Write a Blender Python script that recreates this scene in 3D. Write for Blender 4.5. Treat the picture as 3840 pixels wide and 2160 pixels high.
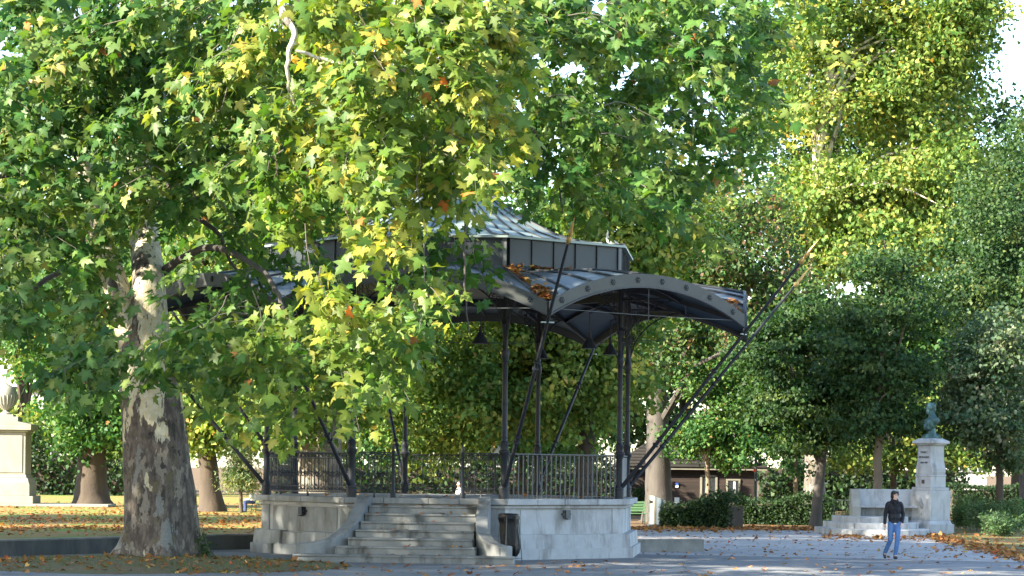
import bpy, math, random
import numpy as np
from mathutils import Vector, Matrix, Euler
R = math.radians
random.seed(7)
rng = np.random.default_rng(11)
scene = bpy.context.scene
for o in list(bpy.data.objects): bpy.data.objects.remove(o)
COL = scene.collection

# ------------------------------------------------------------------ camera
HC = 2.3; FPX = 9000.0; YH = 1752.0; ROLL = 0.0108      # eye height, focal length in photo pixels, horizon row, roll
cam = bpy.data.cameras.new('camera'); camo = bpy.data.objects.new('camera', cam); COL.objects.link(camo)
cam.sensor_width = 36.0; cam.lens = FPX / 3840 * 36; cam.shift_y = (YH - 1080) / 3840
cam.clip_start = 0.5; cam.clip_end = 5000
camo.location = (0, 0, HC); camo.rotation_euler = (math.pi / 2, -ROLL, 0)
scene.camera = camo
scene.render.resolution_x = 1024; scene.render.resolution_y = 576
# ------------------------------------------------------------------ sky, sun, exposure
SUN_AZ = R(-118)      # from +Y (away from camera), negative = to the left
SUN_EL = R(27)
sd = Vector((math.sin(SUN_AZ) * math.cos(SUN_EL), math.cos(SUN_AZ) * math.cos(SUN_EL), math.sin(SUN_EL)))
w = bpy.data.worlds.new('World'); scene.world = w; w.use_nodes = True
nt = w.node_tree
sky = nt.nodes.new('ShaderNodeTexSky'); sky.sky_type = 'NISHITA'; sky.sun_disc = False
sky.sun_elevation = SUN_EL; sky.sun_rotation = SUN_AZ; sky.air_density = 1.0; sky.dust_density = 0.7; sky.ozone_density = 1.0
bg = nt.nodes['Background']; bg.inputs[1].default_value = 0.135
nt.links.new(sky.outputs[0], bg.inputs[0])
sl = bpy.data.lights.new('sun', 'SUN'); sl.energy = 5.0; sl.angle = R(0.6); sl.color = (1.0, 0.92, 0.74)
so = bpy.data.objects.new('sun', sl); COL.objects.link(so)
so.rotation_euler = sd.to_track_quat('Z', 'Y').to_euler(); so.location = sd * 80
vs = scene.view_settings; vs.view_transform = 'Standard'; vs.look = 'None'; vs.gamma = 1.0; vs.exposure = 2.25
vs.use_curve_mapping = False
# ------------------------------------------------------------------ pixel helpers (photo pixels -> direction; depth is given)
_c, _s = math.cos(ROLL), math.sin(ROLL)
def ray(px, py):
    dx, dy = px - 1920, py - YH
    return (_c * dx + _s * dy) / FPX, (-_s * dx + _c * dy) / FPX
def P(px, py, Y):
    a, b = ray(px, py); return Vector((a * Y, Y, HC - b * Y))
def GR(px, py, z=0.0):
    a, b = ray(px, py); Y = (HC - z) / b; return Vector((a * Y, Y, z))
# ------------------------------------------------------------------ materials
MATS = {}
def N(nt, t, **kw):
    n = nt.nodes.new(t)
    for k, v in kw.items(): setattr(n, k, v)
    return n
def mixc(nt, fac, a, b, blend='MIX'):
    m = N(nt, 'ShaderNodeMix', data_type='RGBA', blend_type=blend)
    for i, v in ((0, fac), (6, a), (7, b)):
        if isinstance(v, (int, float)): m.inputs[i].default_value = v
        elif isinstance(v, tuple): m.inputs[i].default_value = (*v[:3], 1)
        else: nt.links.new(v, m.inputs[i])
    return m.outputs[2]
def ramp(nt, fac, stops):
    r = N(nt, 'ShaderNodeValToRGB'); el = r.color_ramp.elements
    while len(el) < len(stops): el.new(0.5)
    for e, (p, c) in zip(el, stops):
        e.position = p; e.color = (*((c,) * 3 if isinstance(c, (int, float)) else c), 1)
    nt.links.new(fac, r.inputs[0]); return r.outputs[0]
def noise(nt, co, scale, detail=4, rough=0.55, stretch=None):
    if stretch:
        mp = N(nt, 'ShaderNodeMapping'); mp.inputs['Scale'].default_value = stretch
        nt.links.new(co, mp.inputs[0]); co = mp.outputs[0]
    n = N(nt, 'ShaderNodeTexNoise'); n.inputs['Scale'].default_value = scale; n.inputs['Detail'].default_value = detail
    n.inputs['Roughness'].default_value = rough; nt.links.new(co, n.inputs['Vector']); return n.outputs['Fac']
def newmat(name):
    m = bpy.data.materials.new(name); m.use_nodes = True; MATS[name] = m
    return m, m.node_tree, m.node_tree.nodes['Principled BSDF']
def coords(nt):
    g = N(nt, 'ShaderNodeNewGeometry'); return g.outputs['Position']
def bump(nt, bs, h, dist=0.01, strength=0.6):
    b = N(nt, 'ShaderNodeBump'); b.inputs['Distance'].default_value = dist; b.inputs['Strength'].default_value = strength
    nt.links.new(h, b.inputs['Height']); nt.links.new(b.outputs[0], bs.inputs['Normal'])
def simple(name, c1, c2=None, scale=6, rough=0.7, metal=0.0, stretch=None, bscale=60, bdist=0.004, stain=None, spec=0.5, piecevar=0.0):
    m, nt, bs = newmat(name); co = coords(nt); c2 = c2 or tuple(x * 0.75 for x in c1)
    col = mixc(nt, ramp(nt, noise(nt, co, scale, 5, 0.6, stretch), [(0.3, 0.0), (0.7, 1.0)]), c1, c2)
    if stain:
        sc, st, scol = stain
        col = mixc(nt, ramp(nt, noise(nt, co, sc, 6, 0.65, st), [(0.5, 0.0), (0.68, 1.0)]), col, scol)
    if piecevar:
        oi = N(nt, 'ShaderNodeObjectInfo')
        mul = N(nt, 'ShaderNodeMapRange'); mul.inputs['To Min'].default_value = 1 - piecevar; mul.inputs['To Max'].default_value = 1 + piecevar
        nt.links.new(oi.outputs['Random'], mul.inputs[0])
        hs = N(nt, 'ShaderNodeHueSaturation'); nt.links.new(mul.outputs[0], hs.inputs['Value']); nt.links.new(col, hs.inputs['Color']); col = hs.outputs[0]
    nt.links.new(col, bs.inputs['Base Color'])
    bs.inputs['Roughness'].default_value = rough; bs.inputs['Metallic'].default_value = metal
    bs.inputs['Specular IOR Level'].default_value = spec
    if bdist: bump(nt, bs, noise(nt, co, bscale, 4), bdist)
    return m
simple('stone', (0.26, 0.268, 0.268), (0.185, 0.19, 0.19), 3, 0.85, stain=(2.2, (1, 1, 0.3), (0.12, 0.115, 0.10)), piecevar=0.08)
simple('stone_pale', (0.42, 0.425, 0.43), (0.33, 0.335, 0.34), 2.5, 0.85, stain=(2.6, (1, 1, 0.25), (0.21, 0.205, 0.195)), piecevar=0.06)
simple('stone_cream', (0.33, 0.31, 0.26), (0.25, 0.235, 0.20), 2.0, 0.85, stain=(1.2, (1, 1, 0.4), (0.24, 0.23, 0.20)))
simple('step_stone', (0.225, 0.233, 0.232), (0.155, 0.162, 0.16), 2.2, 0.85, stain=(2.4, (1, 1.0, 0.35), (0.06, 0.06, 0.055)), piecevar=0.07)
simple('wall_dark', (0.10, 0.105, 0.10), (0.06, 0.065, 0.065), 3, 0.9, stretch=(1, 1, 0.2), stain=(2, (1, 1, 0.3), (0.13, 0.13, 0.12)))
simple('concrete', (0.26, 0.25, 0.22), (0.17, 0.165, 0.15), 3, 0.9, stain=(1.5, (1, 1, 0.5), (0.10, 0.10, 0.085)))
simple('iron', (0.020, 0.024, 0.034), (0.013, 0.016, 0.023), 8, 0.5, 0.0, bscale=40, bdist=0.002, spec=0.3, stain=(5, (1, 1, .4), (0.035, 0.032, 0.032)))
simple('iron_light', (0.085, 0.095, 0.095), (0.06, 0.067, 0.07), 8, 0.5)
simple('iron_panel', (0.085, 0.10, 0.135), None, 4, 0.45)
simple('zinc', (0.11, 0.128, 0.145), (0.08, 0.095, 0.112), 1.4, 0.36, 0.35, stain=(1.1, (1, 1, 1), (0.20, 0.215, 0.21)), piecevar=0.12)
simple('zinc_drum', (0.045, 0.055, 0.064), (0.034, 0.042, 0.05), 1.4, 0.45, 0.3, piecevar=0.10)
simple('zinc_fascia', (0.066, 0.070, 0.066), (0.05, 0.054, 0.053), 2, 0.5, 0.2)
simple('copper_roof', (0.30, 0.37, 0.35), (0.24, 0.31, 0.31), 1.2, 0.42, 0.25, piecevar=0.08)
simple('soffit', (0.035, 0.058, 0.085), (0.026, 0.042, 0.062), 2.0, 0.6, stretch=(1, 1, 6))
simple('seam', (0.035, 0.04, 0.05), None, 3, 0.5)
simple('gold', (0.55, 0.36, 0.12), (0.45, 0.28, 0.10), 12, 0.4, 0.6)
simple('bronze', (0.055, 0.12, 0.115), (0.025, 0.055, 0.058), 5, 0.55, 0.3, stretch=(1, 1, 0.4), stain=(5, (1, 1, 0.3), (0.13, 0.25, 0.235)))
simple('black_plastic', (0.006, 0.006, 0.007), (0.01, 0.01, 0.012), 20, 0.42, spec=0.25, bscale=25, bdist=0.02)
simple('steel', (0.55, 0.56, 0.57), (0.48, 0.49, 0.50), 3, 0.28, 0.95, bdist=0)
simple('green_paint', (0.10, 0.20, 0.09), (0.08, 0.16, 0.07), 5, 0.5)
simple('post_green', (0.02, 0.045, 0.035), None, 5, 0.5)
simple('house_wood', (0.038, 0.023, 0.017), (0.022, 0.015, 0.012), 2, 0.85, stretch=(1, 1, 8), piecevar=0.25)
simple('house_roof', (0.04, 0.036, 0.031), (0.026, 0.023, 0.02), 2, 0.95, spec=0.1, piecevar=0.2)
simple('house_trim', (0.24, 0.22, 0.17), None, 3, 0.7)
simple('pale_wall', (0.46, 0.455, 0.43), (0.38, 0.375, 0.36), 0.4, 0.9)
simple('glass_dark', (0.03, 0.035, 0.04), None, 2, 0.1)
simple('white_globe', (0.78, 0.78, 0.74), (0.72, 0.72, 0.68), 4, 0.3, bdist=0)
simple('red_paint', (0.55, 0.06, 0.03), None, 4, 0.5)
simple('blue_paint', (0.03, 0.10, 0.42), None, 4, 0.5)
simple('white_paint', (0.75, 0.75, 0.75), None, 4, 0.5)
simple('skin', (0.62, 0.40, 0.30), (0.56, 0.35, 0.26), 20, 0.55, bdist=0)
simple('hair_dark', (0.010, 0.008, 0.010), (0.02, 0.015, 0.015), 60, 0.5, stretch=(1, 1, 0.2), bscale=120, bdist=0.006)
simple('leather', (0.008, 0.009, 0.014), (0.012, 0.014, 0.022), 14, 0.5, spec=0.25, bscale=18, bdist=0.02)
simple('scarf', (0.008, 0.008, 0.010), None, 20, 0.9)
simple('denim', (0.045, 0.11, 0.27), (0.10, 0.20, 0.40), 5, 0.85, stretch=(1, 1, 0.6), bscale=22, bdist=0.015)
simple('denim_dark', (0.03, 0.05, 0.16), None, 7, 0.85)
simple('shoe', (0.03, 0.03, 0.045), None, 9, 0.6)
simple('cloth_white', (0.72, 0.72, 0.70), (0.55, 0.56, 0.6), 8, 0.85)
simple('hair_grey', (0.45, 0.43, 0.40), None, 20, 0.8)
simple('seedball', (0.30, 0.19, 0.05), (0.22, 0.13, 0.04), 30, 0.9)
simple('terracotta', (0.40, 0.15, 0.08), None, 6, 0.8)
simple('bird_white', (0.75, 0.72, 0.66), (0.6, 0.58, 0.54), 18, 0.8)
def bark_plane(name, z0, z1, dark1=(0.16, 0.13, 0.105), dark2=(0.095, 0.078, 0.066), cream=(0.50, 0.43, 0.27), lo=0.70, hi=0.42):
    # flaking plane bark: grey-brown plates, more and more pale fresh bark towards the limbs
    m, nt, bs = newmat(name); co = coords(nt)
    base = mixc(nt, ramp(nt, noise(nt, co, 7, 8, 0.72, (1, 1, 0.35)), [(0.40, 0.0), (0.56, 1.0)]), dark1, dark2)
    for sc_, lo_, cc_ in ((3.1, .55, (0.235, 0.205, 0.165)), (4.3, .59, (0.125, 0.105, 0.06)), (5.2, .60, (0.045, 0.037, 0.032)), (2.0, .60, (0.20, 0.20, 0.185))):
        ofs = N(nt, 'ShaderNodeMapping'); ofs.inputs['Location'].default_value = (sc_ * 3.7, sc_ * 1.3, sc_); nt.links.new(co, ofs.inputs[0])
        pm = ramp(nt, noise(nt, ofs.outputs[0], sc_, 6, 0.6, (1, 1, 0.45)), [(lo_, 0.0), (lo_ + .012, 1.0)])
        base = mixc(nt, pm, base, mixc(nt, ramp(nt, noise(nt, co, 25, 4), [(.3, 0.0), (.7, 1.0)]), cc_, tuple(x * .7 for x in cc_)))
    sep = N(nt, 'ShaderNodeSeparateXYZ'); nt.links.new(co, sep.inputs[0])
    mr = N(nt, 'ShaderNodeMapRange'); mr.inputs['From Min'].default_value = z0; mr.inputs['From Max'].default_value = z1
    mr.inputs['To Min'].default_value = lo; mr.inputs['To Max'].default_value = hi; nt.links.new(sep.outputs[2], mr.inputs[0])
    n1 = noise(nt, co, 2.4, 5, 0.55, (1, 1, 0.38))
    sub = N(nt, 'ShaderNodeMath', operation='SUBTRACT'); nt.links.new(n1, sub.inputs[0]); nt.links.new(mr.outputs[0], sub.inputs[1])
    mask = ramp(nt, sub.outputs[0], [(0.0, 0.0), (0.012, 1.0)])
    cr = mixc(nt, ramp(nt, noise(nt, co, 9, 4), [(0.4, 0.0), (0.62, 1.0)]), cream, (0.56, 0.52, 0.40))
    flecks = ramp(nt, noise(nt, co, 8, 3, 0.5, (1.6, 1.6, 0.4)), [(0.60, 0.0), (0.62, 1.0)])
    cr = mixc(nt, flecks, cr, (0.17, 0.15, 0.115))
    col = mixc(nt, mask, base, cr)
    nt.links.new(col, bs.inputs['Base Color']); bs.inputs['Roughness'].default_value = 0.85
    h = N(nt, 'ShaderNodeMath', operation='SUBTRACT'); nt.links.new(noise(nt, co, 13, 8, 0.7, (1, 1, 0.4)), h.inputs[0])
    nt.links.new(mask, h.inputs[1]); bump(nt, bs, h.outputs[0], 0.045, 1.0)
    return m
bark_plane('bark_main', 0.5, 6.5, dark1=(0.15, 0.122, 0.10), dark2=(0.06, 0.048, 0.04), lo=0.665, hi=0.40)
bark_plane('bark_pale', -3, 6, cream=(0.38, 0.35, 0.26), lo=0.56, hi=0.44)
bark_plane('bark_far', 3, 16, lo=0.66, hi=0.42)
simple('bark_brown', (0.085, 0.062, 0.045), (0.05, 0.037, 0.028), 3, 0.9, stretch=(1, 1, 0.25), bscale=10, bdist=0.03)
simple('bark_grey', (0.095, 0.082, 0.072), (0.055, 0.048, 0.042), 4, 0.9, stretch=(1, 1, 0.25), bscale=14, bdist=0.02)
simple('bark_warm', (0.21, 0.16, 0.11), (0.13, 0.095, 0.065), 4, 0.9, stretch=(1, 1, 0.25), bscale=14, bdist=0.02)
simple('twig', (0.10, 0.085, 0.065), (0.17, 0.15, 0.115), 7, 0.85, bdist=0)
def leafmat(name, trans=0.45, rough=0.45):
    m, nt, bs = newmat(name)
    at = N(nt, 'ShaderNodeAttribute', attribute_name='Col')
    nt.links.new(at.outputs['Color'], bs.inputs['Base Color']); bs.inputs['Roughness'].default_value = rough
    bs.inputs['Specular IOR Level'].default_value = 0.25
    tr = N(nt, 'ShaderNodeBsdfTranslucent')
    nt.links.new(mixc(nt, 1.0, at.outputs['Color'], (1.35, 1.35, 0.45), 'MULTIPLY'), tr.inputs[0])
    mx = N(nt, 'ShaderNodeMixShader'); mx.inputs[0].default_value = trans
    nt.links.new(bs.outputs[0], mx.inputs[1]); nt.links.new(tr.outputs[0], mx.inputs[2])
    nt.links.new(mx.outputs[0], nt.nodes['Material Output'].inputs[0]); return m
leafmat('leaf', 0.42); leafmat('leaf_far', 0.38, 0.55); leafmat('leaf_dry', 0.2, 0.8)
# ground materials
def ground_mat(name, a, b, c, sc1, sc2, thr=(0.45, 0.62), fine=90, bd=0.02, rough=0.95, stretch=None):
    m, nt, bs = newmat(name); co = coords(nt)
    col = mixc(nt, ramp(nt, noise(nt, co, sc1, 6, 0.6), [(0.38, 0.0), (0.62, 1.0)]), a, b)
    col = mixc(nt, ramp(nt, noise(nt, co, sc2, 8, 0.7, stretch), [(thr[0], 0.0), (thr[1], 1.0)]), col, c)
    f = noise(nt, co, fine, 3, 0.7)
    col = mixc(nt, 0.6, col, ramp(nt, f, [(0.3, 0.35), (0.7, 0.65)]), 'OVERLAY')
    nt.links.new(col, bs.inputs['Base Color']); bs.inputs['Roughness'].default_value = rough
    bs.inputs['Specular IOR Level'].default_value = 0.3
    if bd: bump(nt, bs, f, bd)
    return m
ground_mat('soil', (0.13, 0.085, 0.045), (0.09, 0.065, 0.035), (0.22, 0.12, 0.05), 0.3, 1.5)
ground_mat('asphalt', (0.20, 0.20, 0.205), (0.15, 0.15, 0.155), (0.245, 0.245, 0.25), 0.22, 0.8, (0.5, 0.64), 30, 0.006, 0.85, (.22, 1, 1))
def wear(name):
    m = MATS[name]; nt = m.node_tree; bs_ = nt.nodes['Principled BSDF']; src = bs_.inputs['Base Color'].links[0].from_socket; co = coords(nt)
    vo = N(nt, 'ShaderNodeTexVoronoi', feature='DISTANCE_TO_EDGE'); vo.inputs['Scale'].default_value = .33
    nz = N(nt, 'ShaderNodeTexNoise'); nz.inputs['Scale'].default_value = 1.3; nt.links.new(co, nz.inputs['Vector'])
    ad = N(nt, 'ShaderNodeMix', data_type='RGBA', blend_type='ADD'); ad.inputs[0].default_value = .8; nt.links.new(co, ad.inputs[6]); nt.links.new(nz.outputs['Color'], ad.inputs[7]); nt.links.new(ad.outputs[2], vo.inputs['Vector'])
    c = mixc(nt, ramp(nt, vo.outputs['Distance'], [(.0, .75), (.012, 0.0)]), src, (.07, .07, .07))
    c = mixc(nt, ramp(nt, noise(nt, co, .5, 5, .6, (.4, 1, 1)), [(.56, 0.0), (.62, .5)]), c, (.10, .10, .105))
    nt.links.new(c, bs_.inputs['Base Color'])
wear('asphalt')
ground_mat('gravel', (0.40, 0.375, 0.36), (0.31, 0.29, 0.28), (0.24, 0.21, 0.18), 0.4, 1.8, (0.50, 0.68), 22, 0.01)
ground_mat('grass_ground', (0.075, 0.13, 0.03), (0.10, 0.13, 0.04), (0.24, 0.13, 0.05), 0.25, 0.6, (0.44, 0.58), 18, 0.03)
ground_mat('lawn', (0.09, 0.20, 0.025), (0.13, 0.21, 0.035), (0.30, 0.17, 0.06), 0.12, 0.5, (0.42, 0.55), 14, 0.03)
ground_mat('mound_ground', (0.10, 0.11, 0.045), (0.13, 0.12, 0.06), (0.16, 0.10, 0.055), 0.8, 2.2, (0.45, 0.6), 40, 0.02)
# ------------------------------------------------------------------ mesh helpers
def tag(o, label=None, cat=None, group=None, kind=None):
    if label: o['label'] = label
    if cat: o['category'] = cat
    if group: o['group'] = group
    if kind: o['kind'] = kind
    return o
def empty(name, loc=(0, 0, 0), rz=0.0, label=None, cat=None, group=None):
    o = bpy.data.objects.new(name, None); COL.objects.link(o); o.location = loc; o.rotation_euler = (0, 0, rz)
    o.empty_display_size = 0.2
    return tag(o, label, cat, group)
def link(name, me, parent=None, loc=None, rot=None, scale=None):
    o = bpy.data.objects.new(name, me); COL.objects.link(o)
    if parent is not None: o.parent = parent
    if loc is not None: o.location = loc
    if rot is not None: o.rotation_euler = rot
    if scale is not None: o.scale = scale
    return o
class MB:
    def __init__(s): s.v = []; s.f = []
    def add(s, vs, fs):
        n = len(s.v); s.v += [tuple(v) for v in vs]; s.f += [tuple(i + n for i in f) for f in fs]; return s
    def box(s, c, d, rz=0.0):
        cx, cy, cz = c; hx, hy, hz = d[0] / 2, d[1] / 2, d[2] / 2; ca, sa = math.cos(rz), math.sin(rz)
        vs = []
        for z in (-hz, hz):
            for x, y in ((-hx, -hy), (hx, -hy), (hx, hy), (-hx, hy)):
                vs.append((cx + x * ca - y * sa, cy + x * sa + y * ca, cz + z))
        return s.add(vs, [(3, 2, 1, 0), (4, 5, 6, 7), (0, 1, 5, 4), (1, 2, 6, 5), (2, 3, 7, 6), (3, 0, 4, 7)])
    def prism(s, poly, z0, z1, top=None):
        n = len(poly); top = top or poly
        vs = [(x, y, z0) for x, y in poly] + [(x, y, z1) for x, y in top]
        fs = [tuple(range(n - 1, -1, -1)), tuple(range(n, 2 * n))] + [(i, (i + 1) % n, n + (i + 1) % n, n + i) for i in range(n)]
        return s.add(vs, fs)
    def hexa(s, a, b):      # two quads (4 points each) -> solid
        return s.add(list(a) + list(b), [(3, 2, 1, 0), (4, 5, 6, 7), (0, 1, 5, 4), (1, 2, 6, 5), (2, 3, 7, 6), (3, 0, 4, 7)])
    def bar(s, p, q, w, h=None, up=(0, 0, 1)):
        p, q = Vector(p), Vector(q); d = (q - p).normalized(); h = h or w
        side = d.cross(Vector(up))
        if side.length < 1e-4: side = d.cross(Vector((1, 0, 0)))
        side.normalize(); u = side.cross(d)
        o = [side * (-w / 2) + u * (-h / 2), side * (w / 2) + u * (-h / 2), side * (w / 2) + u * (h / 2), side * (-w / 2) + u * (h / 2)]
        return s.hexa([p + x for x in o], [q + x for x in o])
    def tube(s, path, rad, n=8, caps=True):
        path = [Vector(p) for p in path]
        if not hasattr(rad, '__len__'): rad = [rad] * len(path)
        vs = []; prev = None
        for i, p in enumerate(path):
            d = (path[min(i + 1, len(path) - 1)] - path[max(i - 1, 0)]).normalized()
            if prev is None:
                a = d.cross(Vector((0, 0, 1)));
                if a.length < 0.05: a = d.cross(Vector((1, 0, 0)))
            else: a = prev - d * prev.dot(d)
            a.normalize(); prev = a; b = d.cross(a)
            for k in range(n):
                t = 2 * math.pi * k / n; vs.append(p + (a * math.cos(t) + b * math.sin(t)) * rad[i])
        fs = []
        for i in range(len(path) - 1):
            for k in range(n):
                fs.append((i * n + k, i * n + (k + 1) % n, (i + 1) * n + (k + 1) % n, (i + 1) * n + k))
        if caps: fs += [tuple(range(n - 1, -1, -1)), tuple(range((len(path) - 1) * n, len(path) * n))]
        return s.add(vs, fs)
    def lathe(s, prof, n=16, c=(0, 0, 0), squash=1.0):
        vs = []; m = len(prof)
        for r, z in prof:
            for k in range(n):
                t = 2 * math.pi * k / n; vs.append((c[0] + r * math.cos(t), c[1] + r * math.sin(t) * squash, c[2] + z))
        fs = [(i * n + k, i * n + (k + 1) % n, (i + 1) * n + (k + 1) % n, (i + 1) * n + k) for i in range(m - 1) for k in range(n)]
        fs += [tuple(range(n - 1, -1, -1)), tuple(range((m - 1) * n, m * n))]
        return s.add(vs, fs)
    def torus(s, c, R_, r, ax=(0, 1, 0), n=10, m=4, a0=0.0, a1=2 * math.pi):
        ax = Vector(ax).normalized(); u = ax.cross(Vector((0, 0, 1)))
        if u.length < 0.05: u = Vector((1, 0, 0))
        u.normalize(); v = ax.cross(u); c = Vector(c); closed = abs(a1 - a0 - 2 * math.pi) < 1e-6
        pts = [c + (u * math.cos(a0 + (a1 - a0) * i / n) + v * math.sin(a0 + (a1 - a0) * i / n)) * R_ for i in range(n + 1)]
        return s.tube(pts, r, m, caps=not closed)
    def ball(s, c, r, n=8, m=6):
        r = r if hasattr(r, '__len__') else (r, r, r); vs = [(c[0], c[1], c[2] - r[2])]
        for i in range(1, m):
            t = math.pi * i / m - math.pi / 2
            for k in range(n):
                a = 2 * math.pi * k / n
                vs.append((c[0] + r[0] * math.cos(t) * math.cos(a), c[1] + r[1] * math.cos(t) * math.sin(a), c[2] + r[2] * math.sin(t)))
        vs.append((c[0], c[1], c[2] + r[2])); L = len(vs) - 1; fs = []
        for k in range(n):
            fs.append((0, 1 + (k + 1) % n, 1 + k)); fs.append((L, L - n + k, L - n + (k + 1) % n))
            for i in range(m - 2):
                fs.append((1 + i * n + k, 1 + i * n + (k + 1) % n, 1 + (i + 1) * n + (k + 1) % n, 1 + (i + 1) * n + k))
        return s.add(vs, fs)
    def mesh(s, name, mat, smooth=False):
        me = bpy.data.meshes.new(name); me.from_pydata(s.v, [], s.f); me.materials.append(MATS[mat])
        if smooth:
            me.polygons.foreach_set('use_smooth', [True] * len(me.polygons))
            try: me.set_sharp_from_angle(angle=R(40))
            except Exception: pass
        me.update(); return me
    def build(s, name, mat, parent=None, smooth=False):
        return link(name, s.mesh(name, mat, smooth), parent)
def bevel(o, wd=0.01, seg=1):
    m = o.modifiers.new('bevel', 'BEVEL'); m.width = wd; m.segments = seg; m.limit_method = 'ANGLE'; m.angle_limit = R(35); return o
def jitter(mb, amp, sc=1.0):
    for i, (x, y, z) in enumerate(mb.v):
        mb.v[i] = (x + amp * math.sin(x * 7.1 * sc + z * 5.3 * sc + y * 3.1), y + amp * math.sin(y * 6.3 * sc + z * 4.7 * sc + 1.0), z + amp * 0.5 * math.sin(x * 5.0 * sc + y * 4.0 * sc))
    return mb
# ------------------------------------------------------------------ leaves
def outline(half):      # mirrored outline, fan around the midrib point
    pts = half + [(-x, y) for x, y in reversed(half[1:-1])]
    return pts
PLANE_HALF = [(0, 0.0), (0.12, -0.08), (0.38, -0.17), (0.31, 0.04), (0.48, 0.16), (0.66, 0.40), (0.42, 0.38), (0.21, 0.40), (0.27, 0.60), (0.13, 0.74), (0.0, 1.02)]
MID_HALF = [(0, -0.02), (0.36, -0.06), (0.58, 0.34), (0.22, 0.46), (0.0, 1.0)]
def template(half, fold=0.14, curl=0.10):
    pts = outline(half); n = len(pts)
    v = [(0, 0.25, 0.0)] + [(x, y, -fold * abs(x) - curl * max(0, y - 0.3) ** 2) for x, y in pts]
    v = np.array(v, float); v[:, 1] -= 0.0
    f = np.array([(0, 1 + i, 1 + (i + 1) % n) for i in range(n)], int)
    return v, f
T_NEAR = template(PLANE_HALF); T_MID = template(MID_HALF)
T_FAR = (np.array([(0, 0, 0), (0.42, 0.22, -0.1), (0.28, 0.55, -0.05), (0, 1.0, -0.12), (-0.28, 0.55, -0.05), (-0.42, 0.22, -0.1)], float),
         np.array([(0, 1, 5), (1, 2, 4), (1, 4, 5), (2, 3, 4)], int))
T_SLIM = (np.array([(0, 0, 0), (0.16, 0.45, -0.03), (0, 1.0, -0.1), (-0.16, 0.45, -0.03)], float), np.array([(0, 1, 3), (1, 2, 3)], int))
T_BLADE = (np.array([(-0.05, 0, 0), (0.05, 0, 0), (0, 1.0, 0.0)], float), np.array([(0, 1, 2)], int))
def unit(a): return a / np.maximum(np.linalg.norm(a, axis=1, keepdims=True), 1e-9)
def leaf_mesh(name, pos, tip, nrm, size, col, T, mat='leaf'):
    tv, tf = T; n = len(pos); k = len(tv); m = len(tf)
    ey = unit(tip); ex = unit(np.cross(ey, nrm)); ez = np.cross(ex, ey)
    fa = rng.uniform(.2, 2.4, (n, 1)); cu = rng.normal(0, .22, (n, 1)); tw_ = rng.normal(0, .18, (n, 1)); wx = rng.uniform(.8, 1.08, (n, 1)); sk = rng.normal(0, .08, (n, 1))
    if n == 1: fa[:] = 1
    tx, ty, tz = tv[None, :, 0], tv[None, :, 1], tv[None, :, 2]
    lz = tz * fa + cu * (ty ** 2 + .5 * tx ** 2) + tw_ * tx * ty; lx = tx * wx + sk * ty
    V = (pos[:, None, :] + size[:, None, None] * (lx[:, :, None] * ex[:, None, :] + (ty + 0 * lx)[:, :, None] * ey[:, None, :] + lz[:, :, None] * ez[:, None, :])).reshape(-1, 3)
    F = (tf[None] + (np.arange(n) * k)[:, None, None]).reshape(-1)
    me = bpy.data.meshes.new(name); nf = n * m
    me.vertices.add(n * k); me.vertices.foreach_set('co', V.astype(np.float32).ravel())
    me.loops.add(nf * 3); me.loops.foreach_set('vertex_index', F.astype(np.int32))
    me.polygons.add(nf); me.polygons.foreach_set('loop_start', np.arange(nf, dtype=np.int32) * 3)
    try: me.polygons.foreach_set('loop_total', np.full(nf, 3, np.int32))
    except Exception: pass
    a = me.attributes.new('Col', 'FLOAT_COLOR', 'POINT')
    tone = (1.28 - .5 * np.hypot(tv[:, 0], tv[:, 1] - .25)); C4 = np.ones((n, k, 4)); C4[:, :, :3] = col[:, None, :] * tone[None, :, None] * rng.uniform(.9, 1.1, (n, k, 1))
    a.data.foreach_set('color', C4.astype(np.float32).ravel())
    me.materials.append(MATS[mat]); me.update(calc_edges=True); me.validate(); return me
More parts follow.
